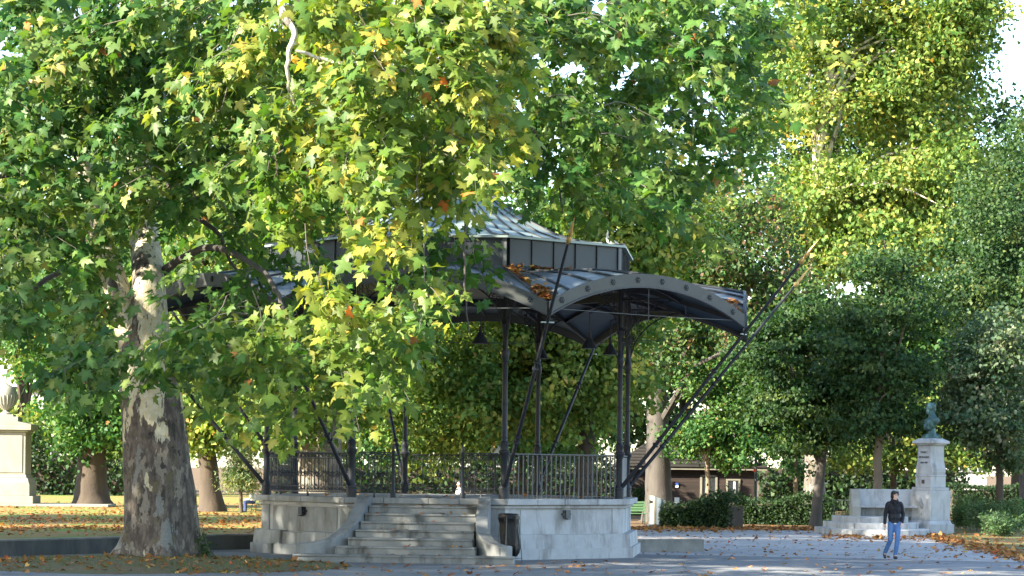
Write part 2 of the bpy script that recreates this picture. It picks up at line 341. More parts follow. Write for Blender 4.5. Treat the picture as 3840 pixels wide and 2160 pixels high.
PAL = {
 'plane': ([(0.042, 0.115, 0.014), (0.060, 0.140, 0.016), (0.088, 0.170, 0.020), (0.140, 0.215, 0.028), (0.23, 0.26, 0.035), (0.32, 0.12, 0.02)], [0.26, 0.34, 0.24, 0.13, 0.027, 0.003]),
 'plane_yellow': ([(0.074, 0.155, 0.016), (0.118, 0.20, 0.020), (0.175, 0.25, 0.026), (0.25, 0.29, 0.034), (0.30, 0.19, 0.03)], [0.24, 0.36, 0.28, 0.11, 0.01]),
 'green': ([(0.038, 0.12, 0.020), (0.050, 0.145, 0.024), (0.074, 0.175, 0.028), (0.12, 0.215, 0.032), (0.28, 0.17, 0.04)], [0.32, 0.36, 0.22, 0.092, 0.008]),
 'dark': ([(0.026, 0.068, 0.018), (0.034, 0.085, 0.020), (0.048, 0.108, 0.022), (0.085, 0.145, 0.026)], [0.33, 0.35, 0.24, 0.08]),
 'rusty': ([(0.04, 0.10, 0.02), (0.06, 0.125, 0.025), (0.10, 0.15, 0.03), (0.14, 0.09, 0.04), (0.18, 0.10, 0.045)], [0.34, 0.34, 0.18, 0.09, 0.05]),
 'silver': ([(0.05, 0.10, 0.045), (0.08, 0.14, 0.06), (0.12, 0.17, 0.09), (0.17, 0.2, 0.12)], [0.35, 0.35, 0.2, 0.1]),
 'hedge': ([(0.018, 0.045, 0.014), (0.028, 0.065, 0.02), (0.05, 0.10, 0.025)], [0.45, 0.4, 0.15]),
 'shrub': ([(0.06, 0.13, 0.045), (0.09, 0.17, 0.06), (0.13, 0.20, 0.08), (0.05, 0.10, 0.035)], [0.35, 0.35, 0.15, 0.15]),
 'yew': ([(0.10, 0.15, 0.05), (0.15, 0.20, 0.075), (0.2, 0.24, 0.10)], [0.4, 0.4, 0.2]),
 'dry': ([(0.30, 0.13, 0.045), (0.24, 0.095, 0.035), (0.38, 0.19, 0.07), (0.17, 0.08, 0.04), (0.42, 0.26, 0.08), (0.40, 0.10, 0.03)], [0.3, 0.25, 0.2, 0.13, 0.07, 0.05]),
 'grass': ([(0.07, 0.12, 0.03), (0.10, 0.13, 0.045), (0.15, 0.14, 0.06), (0.05, 0.09, 0.025)], [0.3, 0.3, 0.2, 0.2]),
 'grass_green': ([(0.05, 0.16, 0.02), (0.08, 0.2, 0.03), (0.12, 0.2, 0.04)], [0.4, 0.4, 0.2]),
}
def palette(name, n, var=0.10):
    c, p = PAL[name]; p = np.array(p) / sum(p)
    col = np.array(c)[rng.choice(len(c), n, p=p)]
    if name not in ('dry', 'grass'): col = col * .87 + (col @ np.array([.3, .6, .1]))[:, None] * np.array([.13, .13, .15])
    return col * (1 + var * rng.standard_normal((n, 1)).clip(-2, 2)) * (1 + 0.04 * rng.standard_normal((n, 3)).clip(-2, 2))
# ================================================================== THE SETTING
def sheet(name, pts, z, mat):
    mb = MB(); mb.add([(p[0], p[1], z) for p in pts], [tuple(range(len(pts)))])
    return tag(mb.build(name, mat), kind='structure')
sheet('ground', [(-900, -300), (900, -300), (900, 1500), (-900, 1500)], 0.0, 'soil')
AB0, AB1 = GR(2400, 2078), GR(3840, 2108)
sheet('asphalt', [(-45, 8), (45, 8), (45, AB1.y - (45 - AB1.x) * 0.1), (AB1.x, AB1.y), (AB0.x, AB0.y), (AB0.x - 1, 72), (-7, 72), (-11.2, 64.5), (-20, 58.5), (-45, 52)], 0.004, 'asphalt')
gp = [GR(2385, 2079), GR(3840, 2110), GR(3840, 2094), GR(3740, 2072), GR(3620, 2044), GR(3480, 2012), GR(3250, 1992), GR(2900, 1988), GR(2600, 1986), GR(2370, 1985)]
gp = [(p.x, p.y) for p in gp] + [(-2, 88), (-2, 72)]
sheet('gravel_path', gp, 0.008, 'gravel')
gw = [GR(3840, 2095), GR(3740, 2073), GR(3620, 2045), GR(3500, 2014)]
gw = [(p.x, p.y) for p in gw] + [(16.5, 92), (18, 100), (40, 100), (40, 58)]
sheet('grass_verge', gw[::-1], 0.012, 'grass_ground')
# the raised lawn on the left, held by the low wall
LZ = 0.32
w0, w1 = GR(-700, 2106), GR(0, 2088); w2 = GR(480, 2072); w3 = GR(960, 2058); w4 = Vector((-4.5, 70.5, 0))
WALL = [w0, w1, w2, w3, w4]
lawn = MB(); lp = [(p.x, p.y + 0.3) for p in WALL] + [(-3, 160), (-90, 160), (-90, 60)]
lawn.prism(lp, 0.0, LZ)
tag(lawn.build('lawn', 'lawn'), kind='structure')
# retaining wall: long blocks with joints and a cap
wr = empty('retaining_wall', (0, 0, 0), 0, 'long low dark concrete retaining wall along the leafy lawn', 'wall')
def wall_run(root, pts, h, d, mat, seglen=2.6, capmat='concrete'):
    for a, b in zip(pts[:-1], pts[1:]):
        L = (b - a).length; n = max(1, round(L / seglen)); dv = (b - a) / n; nn = Vector((-dv.y, dv.x, 0)).normalized()
        for i in range(n):
            p, q = a + dv * i, a + dv * (i + 1); g = dv.normalized() * 0.006
            p2, q2 = p + g, q - g
            mb = MB(); mb.hexa([(*(p2.xy), 0), (*(q2.xy), 0), (*((q2 + nn * d).xy), 0), (*((p2 + nn * d).xy), 0)],
                               [(*(p2.xy), h), (*(q2.xy), h), (*((q2 + nn * d).xy), h), (*((p2 + nn * d).xy), h)])
            mb.build('wall_block', mat, root)
            o = nn * 0.02; mb = MB()
            mb.hexa([(*((p2 - o).xy), h), (*((q2 - o).xy), h), (*((q2 + nn * (d + .02)).xy), h), (*((p2 + nn * (d + .02)).xy), h)],
                    [(*((p2 - o).xy), h + .04), (*((q2 - o).xy), h + .04), (*((q2 + nn * (d + .02)).xy), h + .04), (*((p2 + nn * (d + .02)).xy), h + .04)])
            mb.build('cap_stone', capmat, root)
wall_run(wr, WALL, 0.37, 0.3, 'wall_dark')
kb = empty('low_wall', (0, 0, 0), 0, 'short low grey concrete wall end beside the bandstand, right side', 'wall')
wall_run(kb, [Vector((0.6, 69.5, 0)), GR(2375, 2071), GR(2640, 2069)], 0.31, 0.45, 'concrete', 2.0)

# ================================================================== BANDSTAND
BC = Vector((-1.64, 64.3, 0)); A0 = 28.2
bs = empty('bandstand', BC, 0, 'octagonal iron bandstand with arched metal roof on a grey stone base', 'bandstand')
AN = [R(A0 + 45 * k) for k in range(9)]
def pt(r, a, z=0.0): return Vector((r * math.cos(a), -r * math.sin(a), z))
def sp(r, k, u, z=0.0): return pt(r, AN[k], z).lerp(pt(r, AN[k + 1], z), u)
FZ = 1.51
def block(name, mat, k, u0, u1, ro, d, z0, z1, parent, rtop=None, gap=0.004, bev=0.012):
    g = gap / (2 * ro * math.sin(R(22.5)))
    a, b, c, e = sp(ro, k, u0 + g), sp(ro, k, u1 - g), sp(ro - d, k, u1 - g), sp(ro - d, k, u0 + g)
    rt = rtop or ro
    a2, b2, c2, e2 = sp(rt, k, u0 + g), sp(rt, k, u1 - g), sp(ro - d, k, u1 - g), sp(ro - d, k, u0 + g)
    mb = MB(); mb.hexa([(*b.xy, z0), (*a.xy, z0), (*e.xy, z0), (*c.xy, z0)], [(*b2.xy, z1), (*a2.xy, z1), (*e2.xy, z1), (*c2.xy, z1)])
    o = mb.build(name, mat, parent)
    if bev: bevel(o, bev)
    return o
octo = lambda r: [tuple(pt(r, AN[k]).xy) for k in range(7, -1, -1)]
base = MB(); base.prism(octo(5.09), 0.0, 1.36); base.prism(octo(5.20), 1.28, 1.345)
base = base.build('platform_wall', 'stone_pale', bs)
floor = MB(); floor.prism(octo(5.02), 1.36, FZ - 0.006); floor.build('platform_floor', 'stone', bs)
for k in range(8):
    n = 4
    us = [0, .27 + .03 * math.sin(k), .5 + .04 * math.cos(k * 2), .76, 1]
    mt = 'stone' if k in (1, 2, 3) else 'stone_pale'  # tree shade put into the colour: darker stone on stair and left sides
    for i in range(n):
        off = random.uniform(-0.012, 0.012)
        if k in (0, 7): off *= .2
        block('plinth_block', mt, k, us[i], us[i + 1], 5.42 + off - (0.05 if (k == 2 and i == 2) else 0), 0.40, 0.0, 0.27 + random.uniform(-.015, .015) * (.1 if k in (0, 7) else 1), base, gap=.001 if k in (0, 7) else .004, bev=.004 if k in (0, 7) else .014)
        block('coping_stone', mt, k, us[i], us[i + 1], 5.32, 0.32, 1.36, FZ, base, gap=0.005)
    us2 = [0, .2, .46, .7, 1]
    for i in range(n):
        if k == 2 and i in (2,):     # the block whose plaster has broken away
            block('plinth_panel', mt, k, us2[i], us2[i + 1], 5.265, 0.25, 0.26, 0.585, base, rtop=5.25)
        else:
            block('plinth_panel', mt, k, us2[i], us2[i + 1], 5.345 + random.uniform(-.006, .006) * (0 if k in (0, 7) else 1), 0.33, 0.26, 0.62 + (random.uniform(-.01, .01) if k == 2 else 0), base, rtop=5.31, gap=.0008 if k in (0, 7) else .004, bev=.003 if k in (0, 7) else .012)
    for u0, u1 in ((0.0, 0.09), (0.91, 1.0)):
        block('pilaster', mt, k, u0, u1, 5.125, 0.1, 0.60, 1.30, base, gap=0.0, bev=0.004)
    block('wall_panel', mt, k, 0.13, 0.87, 5.112, 0.1, 0.60, 1.24, base, gap=0.0, bev=0.006)
# wiring boxes on the walls
for k, u in ((2, .5), (0, .5)):
    c = sp(5.12, k, u, 1.13); a = (AN[k] + AN[k + 1]) / 2; mb = MB()
    n_ = Vector((math.cos(a), -math.sin(a), 0)); t_ = Vector((math.sin(a), math.cos(a), 0))
    mb.box(c + n_ * .05, (.15, .16, .2), rz=math.atan2(t_.y, t_.x)); mb.box(c + n_ * .04, (.25, .1, .05), rz=math.atan2(t_.y, t_.x)); mb.box(c + n_ * .10 + Vector((0, 0, -.12)), (.10, .12, .03), rz=math.atan2(t_.y, t_.x))
    mb.build('wiring_box', 'iron' if k == 2 else 'iron_light', bs)
# stairs on side 1
sa = (AN[1] + AN[2]) / 2; n_ = Vector((math.cos(sa), -math.sin(sa), 0)); t_ = Vector((math.sin(sa), math.cos(sa), 0))
M0 = n_ * (5.09 * math.cos(R(22.5)))
def sl_(s, o, z=0.0): return M0 + t_ * s + n_ * o + Vector((0, 0, z))
FO = [2.98, 2.52, 2.12, 1.74, 1.36, .98, .60]; HWL = [2.80, 1.86, 1.62, 1.50, 1.44, 1.40, 1.36]; HWR = [2.46, 1.50, 1.40, 1.38, 1.36, 1.34, 1.32]; RI = FZ / 8
for i in range(7):
    z1 = RI * (i + 1); z0 = z1 - RI if i < 2 else 0.0
    inner = FO[i + 1] - 0.02 if i < 6 else 0.0
    nst = [4, 2, 2, 1, 2, 1, 2][i]; cuts = [-HWL[i] + (HWL[i] + HWR[i]) * j / nst for j in range(nst + 1)]
    core = MB(); q = lambda s0, s1, o0, o1, za, zb: core.hexa([sl_(s0, o0, za), sl_(s1, o0, za), sl_(s1, o1, za), sl_(s0, o1, za)][::-1] if False else [sl_(s0, o1, za), sl_(s1, o1, za), sl_(s1, o0, za), sl_(s0, o0, za)], [sl_(s0, o1, zb), sl_(s1, o1, zb), sl_(s1, o0, zb), sl_(s0, o0, zb)])
    q(-HWL[i], HWR[i], 0.0 if i > 4 else inner - .05, FO[i] - 0.035, 0.0, z1 - 0.055)
    stp = core.build('step', 'step_stone', bs)
    for j in range(nst):
        core = MB(); q(cuts[j] + .003, cuts[j + 1] - .003, inner - .06, FO[i] + random.uniform(-.006, .006), z1 - 0.054, z1 + random.uniform(-.004, .003))
        bevel(core.build('tread', 'step_stone', stp), 0.014)
def cheek(sgn):
    s = [1.50, 1.52, 1.55, 1.60, 1.68, 1.82, 2.02, 2.30, 2.62] if sgn < 0 else [1.46, 1.48, 1.50, 1.52, 1.55, 1.63, 1.78, 1.98, 2.18]
    o = [0.0, .35, .75, 1.15, 1.5, 1.82, 2.1, 2.3, 2.40]
    h = [1.555, 1.53, 1.36, 1.12, .90, .72, .57, .48, .43]
    w_ = [.15, .15, .15, .15, .15, .16, .17, .17, .17]; pts = [Vector((sgn * a, b)) for a, b in zip(s, o)]
    L = []; Rr = []
    for i in range(len(pts)):
        d = (pts[min(i + 1, len(pts) - 1)] - pts[max(i - 1, 0)]).normalized(); nn = Vector((-d.y, d.x))
        L.append(pts[i] + nn * w_[i]); Rr.append(pts[i] - nn * w_[i])
    mb = MB(); vs = []
    for i in range(len(pts)):
        vs += [sl_(L[i].x, L[i].y, 0), sl_(Rr[i].x, Rr[i].y, 0), sl_(Rr[i].x, Rr[i].y, h[i]), sl_(L[i].x, L[i].y, h[i])]
    fs = [(0, 1, 2, 3), (len(vs) - 1, len(vs) - 2, len(vs) - 3, len(vs) - 4)]
    for i in range(len(pts) - 1):
        for k in range(4): fs.append((i * 4 + k, (i + 1) * 4 + k, (i + 1) * 4 + (k + 1) % 4, i * 4 + (k + 1) % 4))
    mb.add(vs, fs); o_ = mb.build('stair_cheek', 'stone', bs); bevel(o_, 0.02, 2)
    # scroll block at the foot
    e = pts[-1]; mb = MB(); prof = [(.20, 0), (.20, .40), (.17, .43), (.05, .435)]
    mb.lathe(prof, 14, sl_(e.x - sgn * 0.0, e.y - .05, 0.0)); mb.build('scroll_end', 'stone', o_, smooth=True)
cheek(-1); cheek(1)
# columns
CP = [(.125, 0), (.125, .24), (.135, .25), (.135, .27), (.10, .34), (.088, .38), (.085, .42), (.083, 1.02), (.10, 1.05), (.10, 1.08), (.118, 1.11), (.138, 1.16), (.138, 1.19), (.105, 1.21), (.098, 1.34), (.112, 1.36), (.112, 1.39), (.085, 1.41), (.072, 1.46), (.068, 2.4), (.064, 3.45), (.092, 3.5), (.10, 3.60), (.092, 3.68), (.066, 3.72), (.064, 4.2), (.11, 4.26), (.12, 4.34), (.075, 4.38), (.064, 4.45), (.062, 5.45)]
cme = MB().lathe(CP, 16).mesh('column', 'iron', True)
ringme = MB().lathe([(.075, -.012), (.09, -.012), (.095, 0), (.09, .012), (.075, .012)], 16).mesh('collar', 'iron', True)
for k in range(8):
    p = pt(5.0, AN[k], FZ); c = link('column', cme, bs, p)
    for z in (1.52, 2.35, 3.4): link('collar', ringme, c, (0, 0, z), None, (.98, .98, 1))
    stk = MB(); stk.box((0, 0, 0), (.03, .004, .05))
# struts from the column feet through the eave corners to gilded spear tips
def spt(a, r): return pt(r, a, 1.87 + (r - 5.13) * (8.13 - 1.87) / (10.5 - 5.13))
for k in range(8):
    a = AN[k]; mb = MB(); mb.tube([spt(a, 5.08), spt(a, 5.5)], .055, 10); mb.tube([spt(a, 5.5), spt(a, 7.55)], [.05, .046], 10); mb.tube([spt(a, 7.55), spt(a, 8.5), spt(a, 9.95)], [.044, .04, .034], 10)
    s_ = mb.build('strut', 'iron', bs, True); d = (spt(a, 6) - spt(a, 5)).normalized()
    for r in (6.02, 6.14, 7.52, 7.64):
        mb = MB(); c = spt(a, r); mb.tube([c - d * .035, c - d * .02, c + d * .02, c + d * .035], [.05, .08, .08, .05], 12); mb.build('strut_ring', 'iron', s_, True)
    mb = MB(); c = spt(a, 9.9); mb.tube([c, c + d * .06, c + d * .12, c + d * .17, c + d * .2, c + d * .28, c + d * .3, c + d * .36, c + d * .75], [.035, .06, .065, .035, .03, .055, .055, .04, .004], 10); mb.build('spear_tip', 'gold', s_, True)
    mb = MB(); c = spt(a, 8.42); mb.bar(c - Vector((math.sin(a), math.cos(a), 0)) * .16, c + Vector((math.sin(a), math.cos(a), 0)) * .16, .05, .03); mb.build('eave_clamp', 'copper_roof', s_)
# lower roof
RD, RE, ZI, ZE, RISE = 5.0, 8.4, 7.22, 6.14, 0.83
def arc(u):       # circular arch
    c, s = 6.43, RISE; rr = (c * c / 4 + s * s) / (2 * s); x = (u - .5) * c; return math.sqrt(rr * rr - x * x) - (rr - s)
def roof_pt(k, u, v, dz=0.0):
    i = sp(RD - .04, k, u, ZI); o = sp(RE, k, u, ZE + arc(u)); p = i.lerp(o, v); p.z += dz + 0.10 * math.sin(math.pi * v) * (1 - 4 * (u - .5) ** 2); return p
roof = MB()
for k in range(8):
    nu, nv = 16, 8
    vs = [roof_pt(k, i / nu, j / nv, -0.06) for i in range(nu + 1) for j in range(nv + 1)]
    roof.add(vs, [(i * (nv + 1) + j, i * (nv + 1) + j + 1, (i + 1) * (nv + 1) + j + 1, (i + 1) * (nv + 1) + j) for i in range(nu) for j in range(nv)])
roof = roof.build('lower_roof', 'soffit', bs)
NP = 9
for k in range(8):
    for i in range(NP):
        u0, u1 = i / NP, (i + 1) / NP; nv = 8; nu = 2; vs = []
        for dz in (0.0, -0.05):
            vs += [roof_pt(k, u0 + (u1 - u0) * a / nu, j / nv, dz) for a in range(nu + 1) for j in range(nv + 1)]
        m = (nu + 1) * (nv + 1); fs = []
        for a in range(nu):
            for j in range(nv):
                q_ = (a * (nv + 1) + j, (a + 1) * (nv + 1) + j, (a + 1) * (nv + 1) + j + 1, a * (nv + 1) + j + 1)
                fs.append(q_[::-1]);
        for a in range(nu):
            fs.append((a * (nv + 1) + nv, (a + 1) * (nv + 1) + nv, m + (a + 1) * (nv + 1) + nv, m + a * (nv + 1) + nv))
        mb = MB().add(vs, fs); o = mb.build('roof_panel', 'zinc', roof); o.data.polygons.foreach_set('use_smooth', [True] * len(o.data.polygons))
        if i > 0 or True:
            mb = MB(); mb.tube([roof_pt(k, u0, j / 8, 0.018) for j in range(9)], 0.032 if i else 0.045, 5); mb.build('seam', 'seam', roof)
    # fascia with rosettes
    nu = 24; vs = []
    on = pt(1, (AN[k] + AN[k + 1]) / 2)
    for i in range(nu + 1):
        p = sp(RE, k, i / nu, ZE + arc(i / nu))
        vs += [p + on * .0 + Vector((0, 0, .05)), p + on * .06 + Vector((0, 0, .05)), p + on * .06 - Vector((0, 0, .26)), p - Vector((0, 0, .26))]
    fs = [(i * 4 + c, i * 4 + (c + 1) % 4, (i + 1) * 4 + (c + 1) % 4, (i + 1) * 4 + c) for i in range(nu) for c in range(4)] + [(3, 2, 1, 0), (nu * 4, nu * 4 + 1, nu * 4 + 2, nu * 4 + 3)]
    fa = MB().add(vs, fs).build('arched_fascia', 'zinc_fascia', bs)
    mb = MB()
    for i in range(nu):
        p, q2 = sp(RE, k, i / nu, ZE + arc(i / nu)) + on * .05, sp(RE, k, (i + 1) / nu, ZE + arc((i + 1) / nu)) + on * .05
        mb.bar(p - Vector((0, 0, .275)), q2 - Vector((0, 0, .275)), .09, .03)
    mb.build('fascia_moulding', 'seam', fa)
    for i in range(8):
        u = (i + .5) / 8; p = sp(RE, k, u, ZE + arc(u) - .10) + on * .07; mb = MB()
        mb.ball(p, .035, 6, 4)
        tt = (pt(1, AN[k + 1]) - pt(1, AN[k])).normalized()
        for q_ in range(6):
            a = q_ * math.pi / 3; mb.ball(p + (tt * math.cos(a) + Vector((0, 0, 1)) * math.sin(a)) * .055, .026, 6, 4)
        mb.build('rosette', 'zinc_drum', fa, True)
    # ribs below the soffit
    rb = MB()
    for u in (0.0, .25, .5, .75):
        rb_path = [roof_pt(k, u, v, -.12) for v in (0, .2, .4, .6, .8, .97)]
        for p, q2 in zip(rb_path[:-1], rb_path[1:]): rb.bar(p, q2, .06, .10)
    for v in (.5,):
        pr = [roof_pt(k, u / 12, v, -.12) for u in range(13)]
        for p, q2 in zip(pr[:-1], pr[1:]): rb.bar(p, q2, .06, .08)
    rb.build('roof_rib', 'iron', roof)
    # tie rod across the arch, with hanger and boss
    a_, b_ = sp(RE, k, .02, ZE - .10), sp(RE, k, .98, ZE - .10); mid = a_.lerp(b_, .5); mid.z -= .02
    mb = MB(); mb.tube([a_, mid, b_], .009, 5); mb.tube([mid, sp(RE, k, .5, ZE + RISE - .2)], .008, 5); mb.ball(mid, .03, 8, 6); mb.tube([mid, mid - Vector((0, 0, .12))], [.018, .004], 5)
    mb.build('tie_rod', 'iron_light', bs)
# ring beam and brackets
for k in range(8):
    mb = MB(); mb.bar(sp(5.0, k, 0.012, 7.05), sp(5.0, k, .988, 7.05), .10, .30); mb.build('ring_beam', 'iron', bs)
    col0 = pt(5.0, AN[k], 0)
    def bracket(dirv, L, z0, z1, name):
        mb = MB(); n = 12; path = []
        for i in range(n + 1):
            t = i / n * math.pi / 2; path.append(col0 + dirv * (.06 + L * (1 - math.cos(t))) + Vector((0, 0, z0 + (z1 - z0) * math.sin(t))))
        mb.tube(path, .022, 5)
        mb.bar(col0 + dirv * .06 + Vector((0, 0, z1 + .03)), col0 + dirv * (L + .1) + Vector((0, 0, z1 + .03)), .05, .05)
        ax = dirv.cross(Vector((0, 0, 1)))
        for i in range(26):      # lace of scrolls filling the spandrel
            t = random.random() ** .8; zz = z0 + (z1 - z0) * (0.06 + .9 * t); tt = math.asin(min(1, (zz - z0) / (z1 - z0))); lim = L * (1 - math.cos(tt))
            if lim < .06: continue
            x = random.uniform(.03, max(.04, lim - .05)); r_ = min(.09, .03 + .06 * random.random())
            mb.torus(col0 + dirv * (.07 + x) + Vector((0, 0, min(zz, z1 - .05))), r_, .009, ax, 9, 3)
        for i in range(6):
            t0 = (i + .6) / 7 * math.pi / 2; p = col0 + dirv * (.06 + L * (1 - math.cos(t0))) + Vector((0, 0, z0 + (z1 - z0) * math.sin(t0)))
            mb.bar(p, col0 + dirv * (.07 + (p - col0).xy.length * .55) + Vector((0, 0, z1)), .014)
        mb.build(name, 'iron', bs)
    bracket(pt(1, AN[k]).normalized(), 1.7, 5.15, 6.62, 'eave_bracket')
    for kk, sg in ((k, 1), ((k - 1) % 8, -1)):
        d = (pt(1, AN[kk + 1]) - pt(1, AN[kk])).normalized() * sg
        bracket(d, 1.15, 5.6, 6.86, 'arch_bracket')
# pendant cone lamps beside the columns
for k in range(8):
    p = pt(4.35, AN[k] + R(6), 5.38); mb = MB()
    mb.lathe([(.21, 0), (.20, .02), (.16, .10), (.09, .22), (.045, .30), (.04, .42), (.015, .44), (.012, .95)], 14, p)
    l = mb.build('pendant_lamp', 'iron', bs, True)
    mb = MB(); mb.tube([p + Vector((0, 0, .9)), pt(4.7, AN[k] + R(4), 6.5), pt(4.96, AN[k], 6.45)], .014, 5); mb.build('lamp_arm', 'iron', l)
# drum
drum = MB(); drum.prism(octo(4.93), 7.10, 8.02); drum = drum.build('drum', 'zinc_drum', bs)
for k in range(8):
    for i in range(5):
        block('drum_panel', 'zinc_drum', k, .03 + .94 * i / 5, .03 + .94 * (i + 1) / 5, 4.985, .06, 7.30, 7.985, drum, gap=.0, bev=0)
    for i in range(6):
        u = .03 + .94 * i / 5; p = sp(5.0, k, u, 7.3); mb = MB(); mb.bar(p, p + Vector((0, 0, .69)), .035, .04, up=pt(1, (AN[k] + AN[k + 1]) / 2)); mb.build('batten', 'seam', drum)
        p = sp(5.02, k, u + .06 if i < 5 else u, 7.20); mb = MB(); mb.bar(p, p + Vector((0, 0, .10)) - pt(.06, (AN[k] + AN[k + 1]) / 2), .03, .03, up=pt(1, (AN[k] + AN[k + 1]) / 2)); mb.build('skirt_clip', 'seam', drum)
    block('corner_board', 'zinc', k, .0, .028, 5.004, .05, 7.28, 7.985, drum, gap=0, bev=0)
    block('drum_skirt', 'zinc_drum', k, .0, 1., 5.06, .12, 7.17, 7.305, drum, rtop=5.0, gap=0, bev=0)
    block('drum_rim', 'copper_roof', k, .0, 1., 5.12, .2, 7.99, 8.045, drum, gap=0, bev=0)
# upper bell roof
PR = [(5.10, 8.05), (4.4, 8.09), (3.7, 8.20), (3.0, 8.42), (2.35, 8.74), (1.7, 9.13), (1.1, 9.55), (.55, 10.0), (.12, 10.45)]
ur = MB(); ur.lathe([(.16, 0), (.16, .08), (.06, .12), (.05, .3), (.12, .38), (.14, .46), (.09, .56), (.02, .62), (.012, 1.1)], 10, (0, 0, 10.38)); ur = ur.build('upper_roof', 'copper_roof', bs, True)
for k in range(8):
    for i in range(5):
        u0, u1 = i / 5, (i + 1) / 5; vs = []
        for r, z in PR: vs += [sp(r, k, u0, z), sp(r, k, u1, z)]
        for r, z in PR: vs += [sp(r - .03, k, u0, z - .04), sp(r - .03, k, u1, z - .04)]
        m = len(PR) * 2; fs = [(j * 2, j * 2 + 2, j * 2 + 3, j * 2 + 1) for j in range(len(PR) - 1)][::1]
        fs = [f[::-1] for f in fs] + [(m + f[0], m + f[1], m + f[2], m + f[3]) for f in fs] + [(0, 1, m + 1, m)]
        mb = MB().add(vs, fs); o = mb.build('bell_panel', 'copper_roof', ur); o.data.polygons.foreach_set('use_smooth', [True] * len(o.data.polygons))
        mb = MB(); mb.tube([sp(r, k, u0, z + .012) for r, z in PR], .026 if i else .04, 5); mb.build('seam', 'seam', ur)
# railings
barme = MB().box((0, 0, .55), (.026, .026, 1.08)).mesh('bar', 'iron_light')
obar = MB().tube([(0, 0, .1), (0, 0, 1.10)], .011, 6).mesh('bar', 'iron')
oring = MB().torus((0, 0, 0), .048, .009, (0, 1, 0), 12, 4).mesh('scroll_ring', 'iron')
oknob = MB().lathe([(.008, -.03), (.024, -.012), (.024, .012), (.008, .03)], 6).mesh('knob', 'iron')
def railing(k, u0, u1, style, r=5.0, z=FZ):
    a, b = sp(r, k, u0, z), sp(r, k, u1, z); d = (b - a); L = d.length; d.normalize(); rz = math.atan2(d.y, d.x)
    mb = MB(); mb.bar(a + Vector((0, 0, 1.12)), b + Vector((0, 0, 1.12)), .05, .03)
    if style == 'plain':
        rl = mb.build('railing', 'iron_light', bs); n = 24
        for i in range(n): link('bar', barme, rl, a.lerp(b, (i + .25) / (n - .5)), (0, 0, rz))
        return
    if style == 'solid':
        rl = mb.build('railing', 'iron_panel', bs); p = MB(); p.bar(a + Vector((0, 0, .55)), b + Vector((0, 0, .55)), .02, 1.06); p.build('solid_panel', 'iron_panel', rl); return
    mb.bar(a + Vector((0, 0, .12)), b + Vector((0, 0, .12)), .035, .03); mb.bar(a + Vector((0, 0, .98)), b + Vector((0, 0, .98)), .02, .015); mb.bar(a + Vector((0, 0, .26)), b + Vector((0, 0, .26)), .02, .015)
    c = a.lerp(b, .5); mb.tube([c, c + Vector((0, 0, .12))], [.04, .015], 6)
    rl = mb.build('railing', 'iron', bs); n = max(3, round(L / .155))
    for i in range(n):
        q = a.lerp(b, (i + .5) / n); link('bar', obar, rl, q, (0, 0, rz)); link('knob', oknob, rl, q + Vector((0, 0, .62)))
        if i < n - 1:
            for zz in (.19, 1.05, .55): link('scroll_ring', oring, rl, a.lerp(b, (i + 1) / n) + Vector((0, 0, zz)), (0, 0, rz))
railing(0, .03, .97, 'plain')
for k in (2, 3, 4, 5, 6): railing(k, .035, .965, 'ornate')
railing(7, .04, .96, 'solid')
# wings and newel posts at the head of the stairs
npme = MB().lathe([(.07, 0), (.07, .12), (.045, .16), (.04, 1.1), (.055, 1.12), (.055, 1.16), (.03, 1.18), (.045, 1.24), (.02, 1.3), (.028, 1.33), (.004, 1.37)], 12).mesh('newel_post', 'iron', True)
for u in (.27, .73):
    link('newel_post', npme, bs, sp(4.95, 1, u, FZ))
railing(1, .035, .255, 'ornate', 4.95); railing(1, .745, .965, 'ornate', 4.95)
# ================================================================== THE BIG PLANE TREE
TY = 56.6
tb = GR(600, 2083, 0.12); TBX = tb.x
mound = MB(); nr, na = 10, 48; cx, cy = TBX + 0.1, 53.9; vs = []
for i in range(nr + 1):
    t = i / nr
    for k in range(na):
        a = 2 * math.pi * k / na; wob = 1 + .06 * math.sin(3 * a + 1) + .04 * math.sin(7 * a)
        vs.append((cx + 4.5 * t * wob * math.cos(a), cy + 4.3 * t * wob * math.sin(a), max(0.0, 0.15 * (1 - t ** 2.2) + .02 * math.sin(9 * a + 5 * t) * t * (1 - t) * 3) + 0.006 - (0.03 if i == nr else 0)))
mound.add(vs, [(i * na + k, (i + 1) * na + k, (i + 1) * na + (k + 1) % na, i * na + (k + 1) % na) for i in range(nr) for k in range(na)] + [tuple(range(na))])
mo = tag(mound.build('grass_mound', 'mound_ground', smooth=True), kind='structure')
def mound_z(x, y):
    t = math.hypot((x - cx) / 4.5, (y - cy) / 4.3); return max(0.0, 0.15 * (1 - t ** 2.2)) + .006 if t < 1 else 0.004
def add_leaves(name, parent, pos, pal, size, T, mat, tip=None, nrm=None, kind='stuff', upb=0.9, droop=0.7, var=.10):
    n = len(pos)
    if tip is None: tip = rng.standard_normal((n, 3)) + np.array([0, 0, -droop])
    if nrm is None: nrm = rng.standard_normal((n, 3)) * .75 + np.array([-.25, -.35, upb])
    me = leaf_mesh(name, np.asarray(pos), tip, nrm, size, palette(pal, n, var) if isinstance(pal, str) else pal, T, mat)
    o = link(name, me, parent)
    if kind: o['kind'] = kind
    return o
main = empty('plane_tree', (0, 0, 0), 0, 'huge plane tree with mottled bark whose leafy boughs hang before the bandstand', 'tree')
